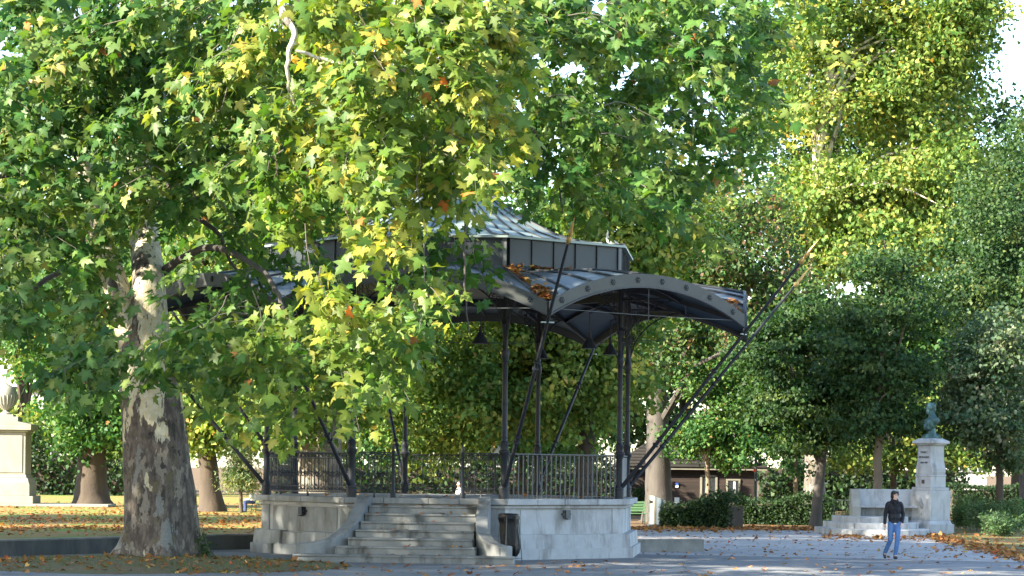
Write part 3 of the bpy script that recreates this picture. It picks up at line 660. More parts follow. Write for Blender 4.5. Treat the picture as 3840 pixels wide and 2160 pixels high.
# trunk
TR = [(2096, 604, 345), (2075, 604, 330), (2040, 603, 312), (2000, 602, 297), (1940, 602, 284), (1850, 598, 274), (1750, 588, 258), (1650, 580, 248), (1550, 574, 241), (1450, 566, 232), (1380, 556, 216), (1320, 548, 200)]
mb = MB(); nn = 40; vs = []
for j, (py, px, wd) in enumerate(TR):
    c = P(px, py, TY); r = wd / 2 / FPX * TY; hgt = max(0, c.z - .1)
    for k in range(nn):
        a = 2 * math.pi * k / nn
        root = math.exp(-hgt / .32); lob = (.5 + .5 * math.cos(5 * a + .6 + .3 * math.sin(a))) ** 3
        rr = r * (.97 + .03 * math.sin(3 * a + hgt) + .022 * math.sin(7 * a - hgt * 2) + .016 * math.sin(17 * a + 5 * hgt) - .05 * math.exp(-hgt / 1.2) * (.5 + .5 * math.cos(9 * a + 1.5 * hgt))) + root * (.62 * lob - .10)
        vs.append((c.x + rr * math.cos(a), c.y + rr * math.sin(a) * .95, c.z - (.25 if j == 0 else 0) - root * lob * .05))
m = len(TR)
mb.add(vs, [(i * nn + k, i * nn + (k + 1) % nn, (i + 1) * nn + (k + 1) % nn, (i + 1) * nn + k) for i in range(m - 1) for k in range(nn)] + [tuple(range((m - 1) * nn, m * nn))])
trunk = mb.build('trunk', 'bark_main', main, True)
def limb(parent, pts, bark, name='limb', n=10, wob=0.0):
    path = []; rad = []
    P3 = [(P(px, py, Y), w_ / 2 / FPX * Y) for px, py, Y, w_ in pts]
    for i in range(len(P3) - 1):
        p0 = P3[max(i - 1, 0)][0]; p1, r1 = P3[i]; p2, r2 = P3[i + 1]; p3 = P3[min(i + 2, len(P3) - 1)][0]
        for s in range(5):
            t = s / 5
            q = 0.5 * ((2 * p1) + (p2 - p0) * t + (2 * p0 - 5 * p1 + 4 * p2 - p3) * t * t + (3 * p1 - p0 - 3 * p2 + p3) * t ** 3)
            if wob: q += Vector((random.gauss(0, wob), random.gauss(0, wob), random.gauss(0, wob)))
            path.append(q); rad.append(r1 + (r2 - r1) * t)
    path.append(P3[-1][0]); rad.append(P3[-1][1])
    mb = MB(); mb.tube(path, rad, n); mb.build(name, bark, parent, True); return path
LB = []
LB.append(limb(main, [(566, 1440, 56.6, 205), (556, 1250, 56.7, 160), (556, 1050, 57, 122), (535, 820, 58.4, 108), (515, 520, 58.5, 92), (495, 200, 58.5, 80), (470, -250, 58.5, 60), (440, -900, 58.5, 26)], 'bark_main', n=18))
LB.append(limb(main, [(540, 1380, 56.6, 150), (470, 1180, 56.8, 110), (405, 980, 57, 96), (330, 700, 57.5, 72), (250, 350, 57, 56), (160, -50, 56, 40), (0, -600, 56, 20)], 'bark_main', n=14))
LIMBS = [[(535, 800, 58.3, 60), (700, 640, 57, 46), (1000, 460, 55, 36), (1350, 320, 54, 28), (1750, 200, 55, 22), (2200, 60, 58, 14)],
 [(505, 420, 58.5, 56), (760, 160, 56, 44), (1060, -60, 53, 34), (1500, -160, 52, 24)],
 [(1040, -70, 52.5, 30), (1055, -20, 46, 28), (1062, 60, 43.6, 27), (1108, 118, 43.2, 24), (1080, 200, 43.2, 20), (1085, 330, 43.6, 12), (1120, 420, 44, 5)],
 [(1110, 190, 43.3, 12), (1250, 232, 43.4, 14), (1400, 244, 43.2, 17), (1490, 262, 43.2, 15), (1570, 292, 43.4, 8)],
 [(558, 1060, 58.1, 40), (760, 930, 55, 26), (960, 1000, 52, 20), (1045, 1110, 51, 17), (1070, 1220, 50.6, 14), (1100, 1290, 50.3, 9)],
 [(640, 1330, 57.5, 34), (830, 1300, 54, 20), (1060, 1340, 51.5, 16), (1190, 1322, 50.5, 15), (1330, 1330, 50, 10), (1560, 1340, 50, 5)],
 [(1190, 1322, 50.5, 13), (1230, 1380, 50, 14), (1262, 1445, 49.8, 8)],
 [(1500, 260, 54, 24), (1700, 460, 53, 18), (1745, 760, 51.5, 12), (1740, 1020, 51, 8), (1760, 1250, 50.8, 4)],
 [(2130, -80, 60, 26), (2330, 20, 60, 18), (2400, 110, 60, 16), (2410, 250, 60, 14), (2385, 400, 60, 11), (2500, 560, 60.5, 8)],
 [(2150, 70, 59, 20), (2450, 260, 61, 14), (2700, 420, 62, 9), (2800, 620, 62, 5)],
 [(405, 980, 58, 36), (230, 1020, 55, 24), (80, 1120, 53, 14), (-60, 1300, 52, 8)],
 [(330, 700, 57.5, 36), (120, 640, 55, 24), (-150, 700, 53, 14)],
 [(530, 700, 58, 30), (800, 860, 56, 18), (860, 980, 56, 12), (940, 1060, 55, 5)],
 [(1210, 480, 53, 8), (1205, 600, 52.6, 16), (1185, 690, 52.5, 12), (1170, 760, 52.4, 5)],
 [(1750, 200, 55, 18), (1950, 420, 56, 12), (2080, 640, 57, 8), (2110, 800, 57, 4)]]
for L in LIMBS: LB.append(limb(main, L, 'bark_pale' if L[0][2] < 54  else 'bark_grey', n=8, wob=.015))
LBP = np.array([tuple(p) for path in LB for p in path])
# spray map, 160-pixel cells over the upper left of the view: how many leafy twigs hang there
SM = ["7777777788888888762", "7777777888888888761", "7777767888888888751", "7765667888888887640", "7754657788655665420",
      "7742466677610100100", "7751565676610000000", "6761455566510000000", "6553888765200000000", "3223788763000000000", "0000012100000000000"]
sp_pos = []
for r, row in enumerate(SM):
    for c, ch in enumerate(row):
        n = int(ch) * (1.25 if r < 5 else .75 if r >= 8 else .62 if (c < 4 or c > 8) else .32); n = int(n) + (random.random() < n % 1)
        for i_ in range(n):
            if i_ % 4 == 0: kx, ky, kY = (c + random.random()) * 160, (r + random.random()) * 160 - (55 if r < 8 else 125), None
            px, py = kx + random.gauss(0, 42), ky + random.gauss(0, 38)
            if 1985 < px < 2380 and py > 800: continue
            if px > 1850 and py > 880: continue
            if 470 < px < 690 and 900 < py < 1300 and random.random() < (.8 if py > 980 else .3): continue
            if 430 < px < 760 and py > 1430: continue
            if px < 230 and py > 1330: continue
            if 1680 < px < 1990 and py > (705 if px < 1860 else 730) and not (px < 1830 and 880 < py < 1130): continue
            if (1020 < px < 1150 and py < 230) or (1370 < px < 1590 and 190 < py < 330):
                if random.random() < .5: continue
                Y = random.uniform(44.5, 53) if random.random() < .93 else 42.6
            elif c >= 12: Y = random.uniform(53, 63)
            elif c < 6 and r < 8: Y = random.uniform(49.5, 58) if c < 4 else random.uniform(48, 56)
            elif r >= 8: Y = random.uniform(44.5, 50.5)
            elif random.random() < .45 and (r < 5 or c in (9, 10)): Y = random.uniform(42.5, 46)
            else: Y = random.uniform(46, 54.5)
            if kY is None: kY = Y
            sp_pos.append(P(px, py, kY + random.gauss(0, .45)))
n_in = len(sp_pos)
for _ in range(620):     # the crown goes on above the frame
    v = rng.standard_normal(3); v /= np.linalg.norm(v); v *= rng.random() ** .4
    p = Vector((-7 + v[0] * 15, 61 + v[1] * 10, 16 + v[2] * 10))
    if p.z > HC + 1760 / FPX * p.y: sp_pos.append(p)
for _ in range(170):     # and behind the visible boughs, added to shade the gravel
    sp_pos.append(Vector((random.uniform(-15, -4), random.uniform(66, 76), random.uniform(8, 15))))
for _ in range(150):     # and to the left of it
    sp_pos.append(Vector((random.uniform(-21, -12.6), random.uniform(53, 68), random.uniform(5.5, 13.5))))
pos, tip, nrm, siz, owner = [], [], [], [], []
tw = MB()
for si, p in enumerate(sp_pos):
    q = np.array(p); d = LBP - q; i0 = int(np.argmin((d ** 2).sum(1))); a = Vector(LBP[i0])
    out = (p - a); out.z = 0
    if out.length < .2: out = Vector((random.gauss(0, 1), random.gauss(0, 1), 0))
    out.normalize()
    L = random.uniform(.7, 1.3); start = p - out * L * .5 + Vector((0, 0, L * .35)); endp = p + out * L * .35 - Vector((0, 0, L * .55)) + Vector((random.gauss(0, .2), random.gauss(0, .2), 0))
    mid = p + Vector((random.gauss(0, .1), random.gauss(0, .1), .08))
    if si < n_in and random.random() < .4:
        far = start + (a - start).normalized() * min((a - start).length, random.uniform(.3, .8)) + Vector((random.gauss(0, .12), random.gauss(0, .12), .12))
        tw.tube([far, far.lerp(start, .5) + Vector((random.gauss(0, .07), random.gauss(0, .07), .06)), start, mid, endp], [.012, .011, .009, .006, .003], 4, False)
    elif si < n_in: tw.tube([start, mid, endp], [.009, .006, .003], 3, False)
    nl = random.randint(26, 38) if si < n_in else 22
    for j in range(nl):
        t = random.random() ** .8
        b = start.lerp(mid, t * 2) if t < .5 else mid.lerp(endp, t * 2 - 1)
        off = Vector((random.gauss(0, .17), random.gauss(0, .17), random.gauss(0, .12)))
        pos.append(b + off); td = off.normalized() * .7 + Vector((out.x * .3, out.y * .3, -.75)) + Vector((random.gauss(0, .4), random.gauss(0, .4), random.gauss(0, .35)))
        tip.append(td); nrm.append(Vector((out.x * .25 - .2 + random.gauss(0, .55), out.y * .25 - .55 + random.gauss(0, .55), .75 + random.gauss(0, .45))))
        siz.append(random.choice((random.uniform(.11, .22), random.uniform(.18, .30), random.uniform(.22, .34))) * (1.0 if si < n_in else 1.4)); owner.append(si)
tw.build('twigs', 'twig', main)['kind'] = 'stuff'
pos = np.array([tuple(p) for p in pos]); tip = np.array([tuple(p) for p in tip]); nrm = np.array([tuple(p) for p in nrm]); siz = np.array(siz); owner = np.array(owner)
inner = owner < n_in
sprayhue = np.clip(1 + .16 * rng.standard_normal(len(sp_pos)), .6, 1.5)     # whole twigs turn yellow earlier or later
col = palette('plane', len(pos)); col *= sprayhue[owner][:, None] * np.array([1, 1, 1]); col[:, 0] *= np.clip(sprayhue[owner], .8, 1.6) ** 1.2
sun_yel = np.clip((51 - pos[:, 1]) / 5, 0, 1) * np.clip((pos[:, 0] + 8) / 4, 0, 1)     # sunlight put into the colour of near centre boughs, plus early autumn yellow
col[:, 0] *= 1 + .75 * sun_yel; col[:, 1] *= 1 + .3 * sun_yel
# the 300 leaves that show largest are single parts
vis = inner & (pos[:, 1] < 50) & (np.abs(pos[:, 0] / pos[:, 1]) < .21) & ((pos[:, 2] - HC) / pos[:, 1] < .19)
score = siz / pos[:, 1]; score[~vis] = 0; big = np.argsort(-score)[:300]
var = []
for i in range(14):
    c = palette('plane', 1); c[:, 0] *= 1.15
    var.append(leaf_mesh('leaf', np.zeros((1, 3)), np.array([[0, 1., 0]]), np.array([[0, 0, 1.]]), np.ones(1), c, T_NEAR))
for i in big:
    ey = Vector(tip[i]).normalized(); ex = ey.cross(Vector(nrm[i])).normalized(); ez = ex.cross(ey)
    m = Matrix((ex, ey, ez)).transposed().to_4x4(); m.translation = Vector(pos[i])
    o = link('leaf', random.choice(var), main); o.matrix_local = m @ Matrix.Scale(float(siz[i]), 4)
keep = np.ones(len(pos), bool); keep[big] = False
a_ = keep & inner; add_leaves('crown', main, pos[a_], col[a_], siz[a_], T_NEAR, 'leaf', tip[a_], nrm[a_])
a_ = keep & ~inner; add_leaves('upper_crown', main, pos[a_], col[a_], siz[a_], T_FAR, 'leaf', tip[a_], nrm[a_])
# seed balls
sb = MB().ball((0, 0, 0), .017, 7, 5).mesh('seed_ball', 'seedball', True)
for i in range(70):
    s_ = sp_pos[random.randrange(n_in)]; b = s_ + Vector((random.gauss(0, .2), -.15 + random.gauss(0, .15), -.25 + random.gauss(0, .2)))
    for j in range(random.randint(1, 3)): link('seed_ball', sb, main, b + Vector((random.gauss(0, .05), 0, -.06 * j)), None, (1.2,) * 3)
# ivy at the foot of the trunk
iv = empty('ivy', (TBX + 1.15, 56.3, .06), 0, 'dark ivy creeping up the right foot of the big trunk', 'ivy')
n = 260; ip = np.stack([rng.normal(.02, .09, n), rng.normal(0, .12, n), np.abs(rng.normal(0, .28, n))], 1); ip[:, 0] -= ip[:, 2] * .28
add_leaves('ivy_leaves', iv, ip, 'dark', rng.uniform(.05, .09, n), T_MID, 'leaf')
m_ = MB()
for j in range(5): m_.tube([(.1 * j - .2, 0, -.1), (.06 * j - .2, -.03, .3), (-.22 + .03 * j, 0, .8)], .008, 4)
m_.build('stems', 'twig', iv)

# ================================================================== BACKGROUND TREES
TREES = {}
def bg_tree(name, label, Y, trunk, blobs, pal, bark='bark_brown', bz=0.0, leaf=.25, per=34, cl=.75, depth=4.5, limbs=9, T=None, group=None, cat='tree', flare=1.3, flat=.6):
    root = empty(name, (0, 0, 0), 0, label, cat, group)
    base = P(trunk[0][0], trunk[0][1], Y); base.z = bz; root.location = base
    pts = [(P(px, py, Y) - base, w_ / 2 / FPX * Y) for px, py, w_ in trunk]; pts[0] = (Vector((0, 0, -.1)), pts[0][1])
    path, rad = [], []
    for i in range(len(pts) - 1):
        for s in range(4):
            t = s / 4; p = pts[i][0].lerp(pts[i + 1][0], t); r = pts[i][1] + (pts[i + 1][1] - pts[i][1]) * t
            if i + s > 0: p = p + Vector((random.gauss(0, .02), random.gauss(0, .02), 0))
            r *= 1 + (flare - 1) * math.exp(-max(p.z, 0) / .28)
            path.append(p); rad.append(r)
            if i == 0 and s == 0: path.append(Vector((0, 0, .12))); rad.append(pts[0][1] * (1 + (flare - 1) * .7))
    path.append(pts[-1][0]); rad.append(pts[-1][1])
    mb = MB(); mb.tube(path, rad, 14); mb.build('trunk', bark, root, True)
    leaf *= .80; per = int(per * 1.5); cl *= .86; C = []
    for bl in blobs:
        px, py, rx, ry, n = bl[:5]; dz = bl[5] if len(bl) > 5 else 0.0
        for _ in range(n):
            v = rng.standard_normal(3); v /= np.linalg.norm(v); v *= rng.random() ** .5 * rng.uniform(.8, 1.2)
            c = P(px + v[0] * rx, py + v[2] * ry, Y + dz + 0 * v[1]); c.y += v[1] * depth
            if c.z > bz + 1.0: C.append(c - base)
    C = np.array([tuple(c) for c in C]); n = len(C)
    hue = np.clip(1 + .2 * rng.standard_normal(n), .6, 1.5); own = np.repeat(np.arange(n), per)
    off = rng.standard_normal((n * per, 3)) * np.array([cl, cl, cl * flat]) * .62
    pos = C[own] + off
    col = palette(pal, len(pos)) * hue[own][:, None]; col[:, 0] *= np.clip(hue[own], .8, 1.5)
    cen = C.mean(0); outw = unit(pos - cen)
    nrm = rng.standard_normal((len(pos), 3)) * .7 + outw * .5 + np.array([0, -.1, .75])
    tip = rng.standard_normal((len(pos), 3)) * .8 + outw * .3 + np.array([0, 0, -.6])
    ok = pos[:, 2] + base.z > bz + .6
    add_leaves('crown', root, pos[ok], col[ok], rng.uniform(.7, 1.25, ok.sum()) * leaf, T or T_FAR, 'leaf_far', tip[ok], nrm[ok])
    if limbs:
        for j in range(limbs):
            c = Vector(C[rng.integers(n)]); t0 = .45 + .5 * random.random(); i0 = min(len(path) - 1, int(t0 * len(path))); s_ = path[i0]
            if c.z < s_.z - 1: s_ = path[int(.5 * len(path))]
            mid = s_.lerp(c, .5) + Vector((random.gauss(0, .3), random.gauss(0, .3), .4 + .06 * (c - s_).length)); r0 = min(rad[i0] * .5, .16)
            q = [s_, s_.lerp(mid, .5) + Vector((random.gauss(0, .1), 0, .15)), mid, mid.lerp(c, .5) + Vector((0, 0, .15)), c]
            mb = MB(); mb.tube(q, [r0, r0 * .8, r0 * .6, r0 * .4, .012], 6)
            mb.build('limb', bark, root, True)
    TREES[name] = root
    return root
# left
bg_tree('plane_tree', 'thick dark-trunked tree on the lawn behind the urn monument', 109, [(345, 1905, 132), (345, 1780, 112), (350, 1600, 96), (345, 1300, 70), (330, 900, 40)],
        [(370, 1560, 190, 180, 170), (280, 1250, 300, 210, 200), (420, 950, 330, 260, 160)], 'green', 'bark_brown', LZ, leaf=.27)
bg_tree('plane_tree', 'dark trunked tree with flared roots left of the bandstand, beyond the lawn', 100, [(795, 1918, 92), (785, 1800, 76), (775, 1650, 66), (770, 1300, 50), (760, 900, 26)],
        [(780, 1560, 190, 150, 150), (720, 1250, 260, 260, 200), (900, 900, 330, 240, 170)], 'plane_yellow', 'bark_brown', LZ, leaf=.27)
bg_tree('plane_tree', 'sunlit pale plane tree directly behind the bandstand railing', 79, [(1200, 1880, 190), (1200, 1750, 165), (1205, 1600, 150), (1180, 1300, 110), (1150, 900, 60)],
        [(1130, 1500, 260, 170, 140), (1300, 1200, 330, 280, 260), (1250, 800, 400, 260, 200), (1250, 300, 380, 300, 200)], 'plane_yellow', 'bark_far', LZ, leaf=.26)
bg_tree('conifer', 'small pale green yew with feathery drooping foliage on the lawn edge', 98, [(905, 1905, 16), (905, 1800, 12), (905, 1700, 6)],
        [(900, 1850, 75, 70, 60), (900, 1770, 55, 70, 45), (905, 1700, 30, 50, 20)], 'yew', 'bark_brown', LZ, leaf=.20, per=40, cl=.42, depth=.8, limbs=0, T=T_SLIM, flare=1.0)
# centre
bg_tree('plane_tree', 'dark trunked plane tree behind the right half of the bandstand', 87, [(2200, 1950, 84), (2195, 1800, 72), (2205, 1600, 62), (2220, 1300, 46), (2230, 900, 28)],
        [(1650, 1480, 330, 250, 260), (2100, 1430, 330, 230, 240), (1900, 1150, 450, 250, 260), (2350, 1050, 250, 260, 170), (2450, 800, 250, 200, 100), (2250, 750, 250, 220, 120), (2330, 1380, 150, 180, 60)], 'plane_yellow', 'bark_brown', 0, leaf=.27)
bg_tree('plane_tree', 'slender dark tree in the middle distance seen through the bandstand columns', 112, [(1955, 1925, 46), (1955, 1780, 38), (1950, 1600, 32), (1945, 1300, 20)],
        [(1800, 1600, 300, 130, 150), (2080, 1640, 160, 110, 70), (1500, 1640, 200, 110, 90)], 'green', 'bark_brown', 0, leaf=.28)
# right
bg_tree('plane_tree', 'thick grey plane trunk right of the bandstand beside the steel bin', 105, [(2472, 1955, 128), (2470, 1880, 104), (2468, 1750, 96), (2466, 1600, 84), (2462, 1400, 66), (2460, 1100, 46), (2470, 800, 26)],
        [(2480, 1300, 170, 130, 75), (2650, 1000, 260, 240, 190), (2780, 800, 230, 220, 130), (2850, 1250, 200, 170, 110), (2920, 1080, 140, 150, 60)], 'rusty', 'bark_grey', 0, leaf=.24)
bg_tree('plane_tree', 'tall sunlit yellow-green tree with a pale trunk at the upper right', 128, [(3055, 1930, 80), (3050, 1400, 64), (3050, 900, 50), (3072, 560, 46), (3105, 350, 38), (3130, 150, 24)],
        [(3060, 80, 220, 210, 100), (3330, 60, 260, 230, 120), (3520, 230, 210, 260, 110), (2970, 380, 130, 200, 55), (3300, 380, 260, 170, 60), (3240, 680, 260, 160, 80), (3500, 640, 200, 190, 85), (2990, 780, 150, 160, 75), (3180, 930, 240, 150, 120), (3450, 900, 220, 140, 100), (3620, 60, 110, 160, 60)], 'plane_yellow', 'bark_far', 0, leaf=.34, per=44, cl=1.1, depth=6, limbs=30)
bg_tree('plane_tree', 'tall green tree standing behind the sunlit one at the upper right', 150, [(3330, 1920, 70), (3330, 1300, 56), (3320, 700, 40), (3330, 300, 20)],
        [(3250, 300, 320, 280, 170), (3560, 500, 220, 330, 150), (3050, 600, 260, 300, 130), (3350, 850, 360, 250, 170), (3760, 700, 130, 330, 90), (2850, 300, 160, 330, 100), (3600, 120, 130, 160, 40)], 'dark', 'bark_far', 0, leaf=.40, per=28, cl=1.3, depth=5, limbs=14)
bg_tree('maple_tree', 'dark green maple with a grey trunk left of the stone exedra', 97, [(3058, 1982, 42), (3065, 1860, 38), (3080, 1740, 34), (3100, 1600, 26), (3110, 1450, 14)],
        [(3080, 1560, 170, 110, 110), (2960, 1480, 170, 120, 110), (3150, 1420, 180, 110, 100), (2900, 1300, 150, 150, 100), (3020, 1660, 110, 60, 22), (3050, 1200, 140, 150, 80)], 'dark', 'bark_grey', 0, leaf=.23, per=30, cl=.62, depth=3, limbs=16, flat=.3)
bg_tree('ginkgo_tree', 'straight young tree with a pale trunk just behind the stone bench', 93, [(3283, 1980, 36), (3290, 1800, 34), (3300, 1500, 26), (3312, 1150, 15), (3318, 900, 6)],
        [(3300, 1560, 170, 130, 120), (3330, 1380, 210, 130, 120), (3310, 1180, 200, 130, 110), (3320, 1000, 140, 110, 60), (3180, 1300, 120, 140, 60)], 'dark', 'bark_warm', 0, leaf=.22, per=26, cl=.62, depth=2.5, limbs=14, flat=.3)
bg_tree('small_tree', 'thin sunlit trunk with orange-tinged leaves before the dark wooden house', 103, [(2656, 1935, 24), (2655, 1830, 20), (2655, 1700, 17), (2660, 1550, 10)],
        [(2680, 1600, 110, 70, 40), (2740, 1730, 60, 30, 12), (2590, 1650, 120, 70, 40), (2760, 1690, 90, 50, 26), (2800, 1640, 70, 50, 16), (2700, 1450, 170, 110, 80)], 'green', 'bark_warm', 0, leaf=.20, per=36, cl=.5, depth=1.6, limbs=8)
bg_tree('small_tree', 'thin crooked sunlit trunk between the lamp post and the maple', 106, [(2982, 1960, 20), (2984, 1850, 17), (2985, 1750, 15), (2960, 1640, 10)],
        [(2950, 1640, 80, 60, 30), (2880, 1560, 120, 80, 60), (2990, 1750, 40, 30, 5)], 'green', 'bark_warm', 0, leaf=.20, per=34, cl=.5, depth=1.6, limbs=6)
bg_tree('lime_tree', 'dark slim trunk rising from the shrubs right of the bust', 94, [(3752, 1960, 30), (3748, 1800, 27), (3742, 1600, 22), (3735, 1300, 14)],
        [(3720, 1560, 150, 130, 110), (3760, 1300, 150, 180, 120), (3650, 1400, 130, 140, 80), (3800, 1700, 100, 90, 40), (3560, 1560, 90, 90, 36)], 'silver', 'bark_brown', 0, leaf=.22, per=28, cl=.62, depth=2.5, limbs=14, flat=.35)
bg_tree('lime_tree', 'tall dark green tree at the far right edge of the view', 112, [(3850, 1930, 50), (3840, 1500, 40), (3830, 1000, 24), (3820, 700, 10)],
        [(3800, 1050, 170, 230, 190), (3720, 800, 150, 160, 110), (3860, 600, 130, 200, 90), (3600, 1080, 160, 180, 110)], 'dark', 'bark_grey', 0, leaf=.23, per=36, cl=.75, limbs=8)
bg_tree('tree', 'dark slim trunk behind the exedra near the pale trunk', 108, [(3348, 1930, 26), (3350, 1780, 22), (3350, 1500, 16)],
        [(3400, 1700, 130, 70, 50), (3200, 1700, 120, 60, 40), (3480, 1560, 120, 130, 70), (3620, 1700, 120, 70, 45)], 'plane_yellow', 'bark_brown', 0, leaf=.23, per=34, limbs=5)
# far rows closing the view
FARL = ['far tree at the left edge behind the urn monument', 'far tree behind the big plane trunk', 'far tree filling the view left of the bandstand roof', 'far tree behind the bandstand roof lantern', 'far tree behind the grey plane trunk', 'far dark tree above the wooden house roof', 'far dark tree beneath the tall sunlit tree', 'far tree behind the bronze bust', 'far tree behind the right-hand shrubs']
for i, (px, lab) in enumerate(zip([80, 560, 1020, 1560, 2080, 2560, 2960, 3430, 3820], FARL)):
    top = [500, 520, 600, 620, 640, 820, 1120, 1080, 900][i]; H = 1640 - top
    bg_tree('far_tree', lab, 150 + 6 * (i % 3), [(px, 1900, 70), (px + 10, 1600, 50), (px, top + 150, 18)],
            [(px, top + H * .25, 270, H * .28, 170), (px + 60, top + H * .6, 310, H * .27, 200), (px - 40, 1600, 300, 90, 70)], ['plane_yellow', 'green', 'plane_yellow', 'plane_yellow', 'green', 'dark', 'dark', 'green', 'green'][i],
            'bark_brown', 0 if px > 1400 else LZ, leaf=.46, per=30, cl=1.15, depth=5, limbs=6, group='far trees closing the view')
# unseen trees added outside the frame to block sun and shade the view
def outside(lab, x, y, h, pal):
    root = bg_tree('plane_tree', lab, y, [(1920 + x / y * FPX, 1752 + HC / y * FPX, .9 / y * FPX), (1920 + x / y * FPX, 1752 - (h * .5 - HC) / y * FPX, .6 / y * FPX), (1920 + x / y * FPX, 1752 - (h * .85 - HC) / y * FPX, .2 / y * FPX)],
            [(1920 + x / y * FPX, 1752 - (h * .62 - HC) / y * FPX, 7 / y * FPX, h * .36 / y * FPX, 330)], pal, 'bark_far', 0, leaf=.5, per=26, cl=1.2, depth=7, limbs=8)
    return root
outside('unseen plane tree added for shade left of the view, nearest the camera', -27, 32, 17, 'plane')
outside('unseen plane tree added for shade left of the view, in the row before the bandstand', -28, 40, 19, 'plane')
outside('unseen plane tree added for shade left of the view, level with the big tree', -30, 48, 19, 'plane')
outside('unseen plane tree added for shade further left of the view beside the low wall', -31, 57, 18, 'plane')
outside('unseen plane tree added for shade left of the view on the lawn', -33, 74, 20, 'plane')
# ================================================================== STONE EXEDRA WITH PEDESTAL
EX = empty('stone_exedra', (13.3, 89.3, 0), 0, 'pale stone exedra bench with three curved steps and a carved pedestal', 'monument')
eo = Vector((13.3, 89.3, 0))
def arcstep(hw, front, z0, z1, nst):
    # curved step of separate stones, centre line x=0, back at y=+0.4
    core = MB(); N_ = 24; pl = [(hw * .97 * math.cos(math.pi + math.pi * i / N_), .3 + (front - .02) * math.sin(math.pi * i / N_) * -1) for i in range(N_ + 1)]
    core.prism(pl, z0 - .002 if z0 else 0.0, z1 - .012); o = core.build('curved_step', 'stone_pale', EX)
    per = 24 // nst
    for j in range(nst):
        a0, a1 = math.pi + math.pi * j / nst, math.pi + math.pi * (j + 1) / nst; outer = []; inner_ = []
        for i in range(per + 1):
            a = a0 + (a1 - a0) * (i + (.03 if i == 0 else -.03 if i == per else 0)) / per
            ca = math.copysign(abs(math.cos(a)) ** .75, math.cos(a)); sa_ = math.copysign(abs(math.sin(a)) ** .75, math.sin(a))
            outer.append((hw * ca, .3 + front * sa_)); inner_.append((hw * ca * .72, .3 + front * sa_ * .72))
        mb = MB(); mb.prism(outer + inner_[::-1], z0, z1); bevel(mb.build('step_stone', 'stone_pale', o), .012)
arcstep(2.0, 5.0, 0.0, .22, 6); arcstep(1.68, 3.9, .2, .43, 6); arcstep(1.36, 2.9, .41, .64, 6)
# bench: back wall, seat, end
bw = MB(); bw.prism([(-.66, .15), (2.35, .05), (2.35, .55), (-.66, .55)], 0.0, 1.63, [(-.66, .30), (2.35, .20), (2.35, .55), (-.66, .55)]); bw = bevel(bw.build('bench_back', 'stone_pale', EX), .02)
mb = MB(); mb.prism([(-.36, -.35), (1.75, -.42), (1.75, .2), (-.36, .28)], .94, 1.02); bevel(mb.build('bench_seat', 'stone_pale', EX), .015)
mb = MB(); mb.prism([(-.36, -.05), (1.75, -.12), (1.75, .15), (-.36, .22)], .60, .94); mb.build('seat_support', 'stone', EX)
for x0, nm in ((-.68, 'bench_end'), (1.74, 'bench_end')):
    prof = [(-.42, .60), (-.42, .98), (-.34, 1.10), (-.20, 1.22), (-.10, 1.40), (-.02, 1.63), (.40, 1.63), (.40, .60)]
    mb = MB(); n = len(prof); vs = [(x0, y, z) for y, z in prof] + [(x0 + .32, y, z) for y, z in prof]
    mb.add(vs, [tuple(range(n - 1, -1, -1)), tuple(range(n, 2 * n))] + [(i, (i + 1) % n, n + (i + 1) % n, n + i) for i in range(n)]); bevel(mb.build(nm, 'stone_cream', EX), .02)
# carved swan-neck relief on the end towards the pedestal
mb = MB(); rel = [(1.86, -.45, .70), (1.98, -.46, .85), (1.90, -.48, 1.05), (1.80, -.46, 1.2), (1.98, -.42, 1.38), (2.10, -.36, 1.52)]
mb.tube(rel, [.05, .08, .11, .10, .07, .03], 10)
for j in range(5): mb.tube([(1.82 + .03 * j, -.50, 1.28 - .03 * j), (1.95 + .03 * j, -.54, 1.10 - .02 * j), (2.05 + .02 * j, -.50, 1.28)], [.02, .03, .015], 6)
mb.build('carved_relief', 'stone', EX, True)
# pedestal (turned so that the inscribed face looks to the left)
PRZ = R(37.5); pc = Vector((2.26, -.12, 0))
def prot(x, y, z): return (pc.x + x * math.cos(PRZ) - y * math.sin(PRZ), pc.y + x * math.sin(PRZ) + y * math.cos(PRZ), z)
def pbox(name, wx, wy, z0, z1, mat='stone_pale', tx=None, ty=None, bev=.012, parent=EX):
    tx = tx or wx; ty = ty or wy; mb = MB()
    mb.hexa([prot(-wx / 2, -wy / 2, z0), prot(wx / 2, -wy / 2, z0), prot(wx / 2, wy / 2, z0), prot(-wx / 2, wy / 2, z0)], [prot(-tx / 2, -ty / 2, z1), prot(tx / 2, -ty / 2, z1), prot(tx / 2, ty / 2, z1), prot(-tx / 2, ty / 2, z1)])
    o = mb.build(name, mat, parent)
    if bev: bevel(o, bev)
    return o
pbox('pedestal_plinth', 1.30, 1.22, 0.0, .36); pbox('pedestal_base', 1.22, 1.12, .36, .50, tx=1.08, ty=1.0)
pbox('pedestal_block', 1.06, .98, .50, 1.60, tx=1.1, ty=1.04)
pbox('pedestal_slab', 1.0, .96, 1.60, 1.72)
pbox('pedestal_die', .80, .78, 1.72, 2.16); pbox('die_moulding', .83, .81, 2.12, 2.20)
prof = [(.39, 2.20), (.41, 2.30), (.405, 2.42), (.37, 2.54), (.335, 2.68), (.325, 2.85), (.32, 3.28)]
pf = [(y, z) for y, z in prof] + [(-y, z) for y, z in reversed(prof)]
mb = MB(); n = len(pf); vs = [prot(-.37, y, z) for y, z in pf] + [prot(.37, y, z) for y, z in pf]
